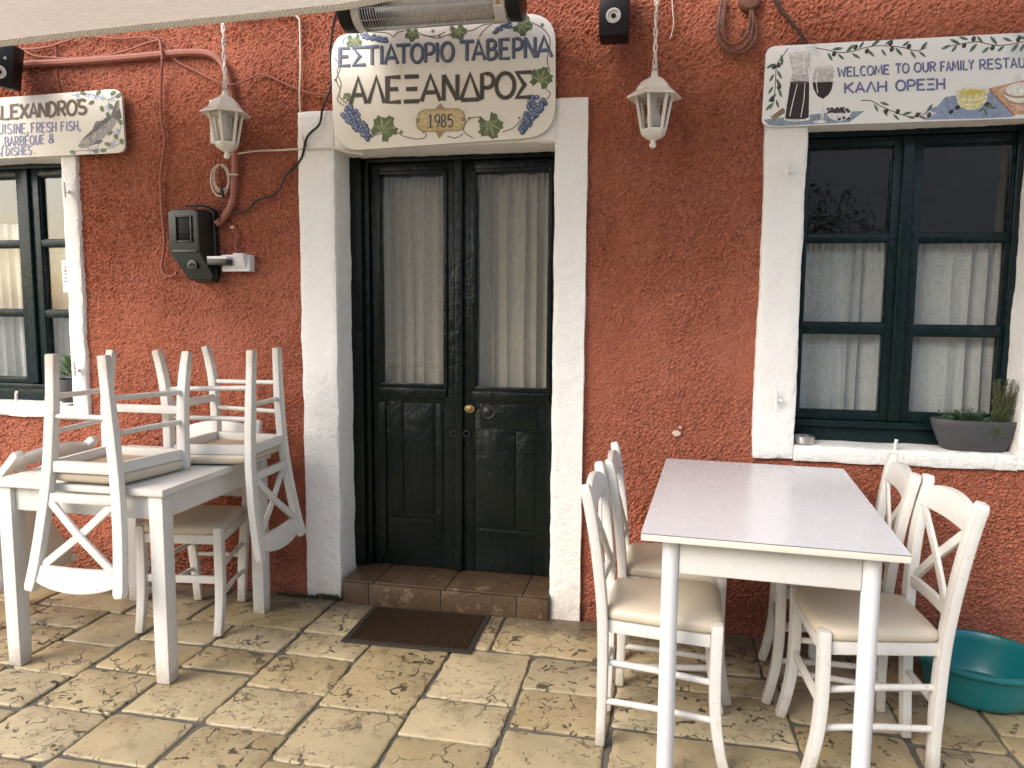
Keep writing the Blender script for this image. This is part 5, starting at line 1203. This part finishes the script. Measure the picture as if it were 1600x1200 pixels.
# ================================================================== ACROSS THE LANE (what the glass mirrors)
op = thing('opposite_house', 'pale rendered house with louvred shutters across the lane, mirrored in the glass', 'house', (0, -9.5, 0))
mb = MB(); mb.box(-5.6, 6.5, -4, 0, -.05, 4.4); mb.build('wall', M['facade'], op, smooth=0)
for x in (-4.6, -2.2, .6, 2.4, 4.6):
    sh_ = MB()
    for s in (-.36, .36):
        sh_.box(x+s-.33, x+s-.28, .002, .05, 1.0, 2.5); sh_.box(x+s+.28, x+s+.33, .002, .05, 1.0, 2.5)
        for k in range(16): sh_.box(x+s-.28, x+s+.28, .01, .045, 1.02+k*.093, 1.075+k*.093)
    sh_.build('shutter', M['shutter'], op, smooth=0)
mb = MB(); mb.box(1.2, 2.0, .001, .03, 0, 2.2); mb.build('door', M['frame'], op, smooth=0)
def reflected_set(x, y, rz, tl, cl):
    t = table(tl, x, y, rz, .745, .76, TZ, .026, .06, .042, .042, False, .095, [M['white'], M['white']], 'tables across the lane')
    for k, (dx, dy, a) in enumerate(((-.17, .12, 20), (.2, -.1, 200))):
        pose(copy_tree(ch0, cl[k], 'chairs stacked across the lane'), T((x+dx, y+dy, TZ+.489)) @ Rm(a, 'Z') @ Rm(180, 'X'))
reflected_set(-2.35, -4.35, 12, 'white table across the lane mirrored in the left door glass', ('upturned white chair mirrored in the left door glass, nearer the door', 'upturned white chair mirrored in the left door glass, farther from the door'))
reflected_set(-1.10, -4.45, -8, 'white table across the lane mirrored in the right door glass', ('upturned white chair mirrored in the right door glass, nearer the door', 'upturned white chair mirrored in the right door glass, farther from the door'))
tr = thing('lane_tree', 'small leafy tree across the lane mirrored in the window glass', 'tree', (2.3, -7.2, 0)); rnd = random.Random(9)
mb = MB(); mb.tube(spline([(0, 0, 0), (.05, .03, .8), (-.04, 0, 1.5), (.08, -.03, 2.3)], 4), .07, 10, scales=[1-.05*i for i in range(13)])
for k in range(7):
    a = k*.9; mb.tube(spline([(0, 0, 1.2+k*.13), (.35*math.cos(a), .35*math.sin(a), 1.75+k*.14), (.75*math.cos(a), .75*math.sin(a), 2.2+k*.14)], 3), .025, 6)
mb.build('trunk', M['stem'], tr)
mb = MB()
for k in range(3800):
    cl = rnd.randrange(16); a = cl*2.4; cr = .3+.55*((cl*37) % 10)/10; c = Vector((cr*math.cos(a), cr*math.sin(a), 1.9+.1*((cl*53) % 12))); p = c+Vector((rnd.gauss(0, .2), rnd.gauss(0, .2), rnd.gauss(0, .17))); d = Vector((rnd.uniform(-1, 1), rnd.uniform(-1, 1), rnd.uniform(-.6, .6))).normalized()*.05; s_ = d.cross(Vector((rnd.uniform(-1, 1), rnd.uniform(-1, 1), 1))).normalized()*.018
    mb.add([p, p+d*.5+s_, p+d, p+d*.5-s_], [(0, 1, 2, 3)])
mb.build('crown', M['herb'], tr, smooth=0)
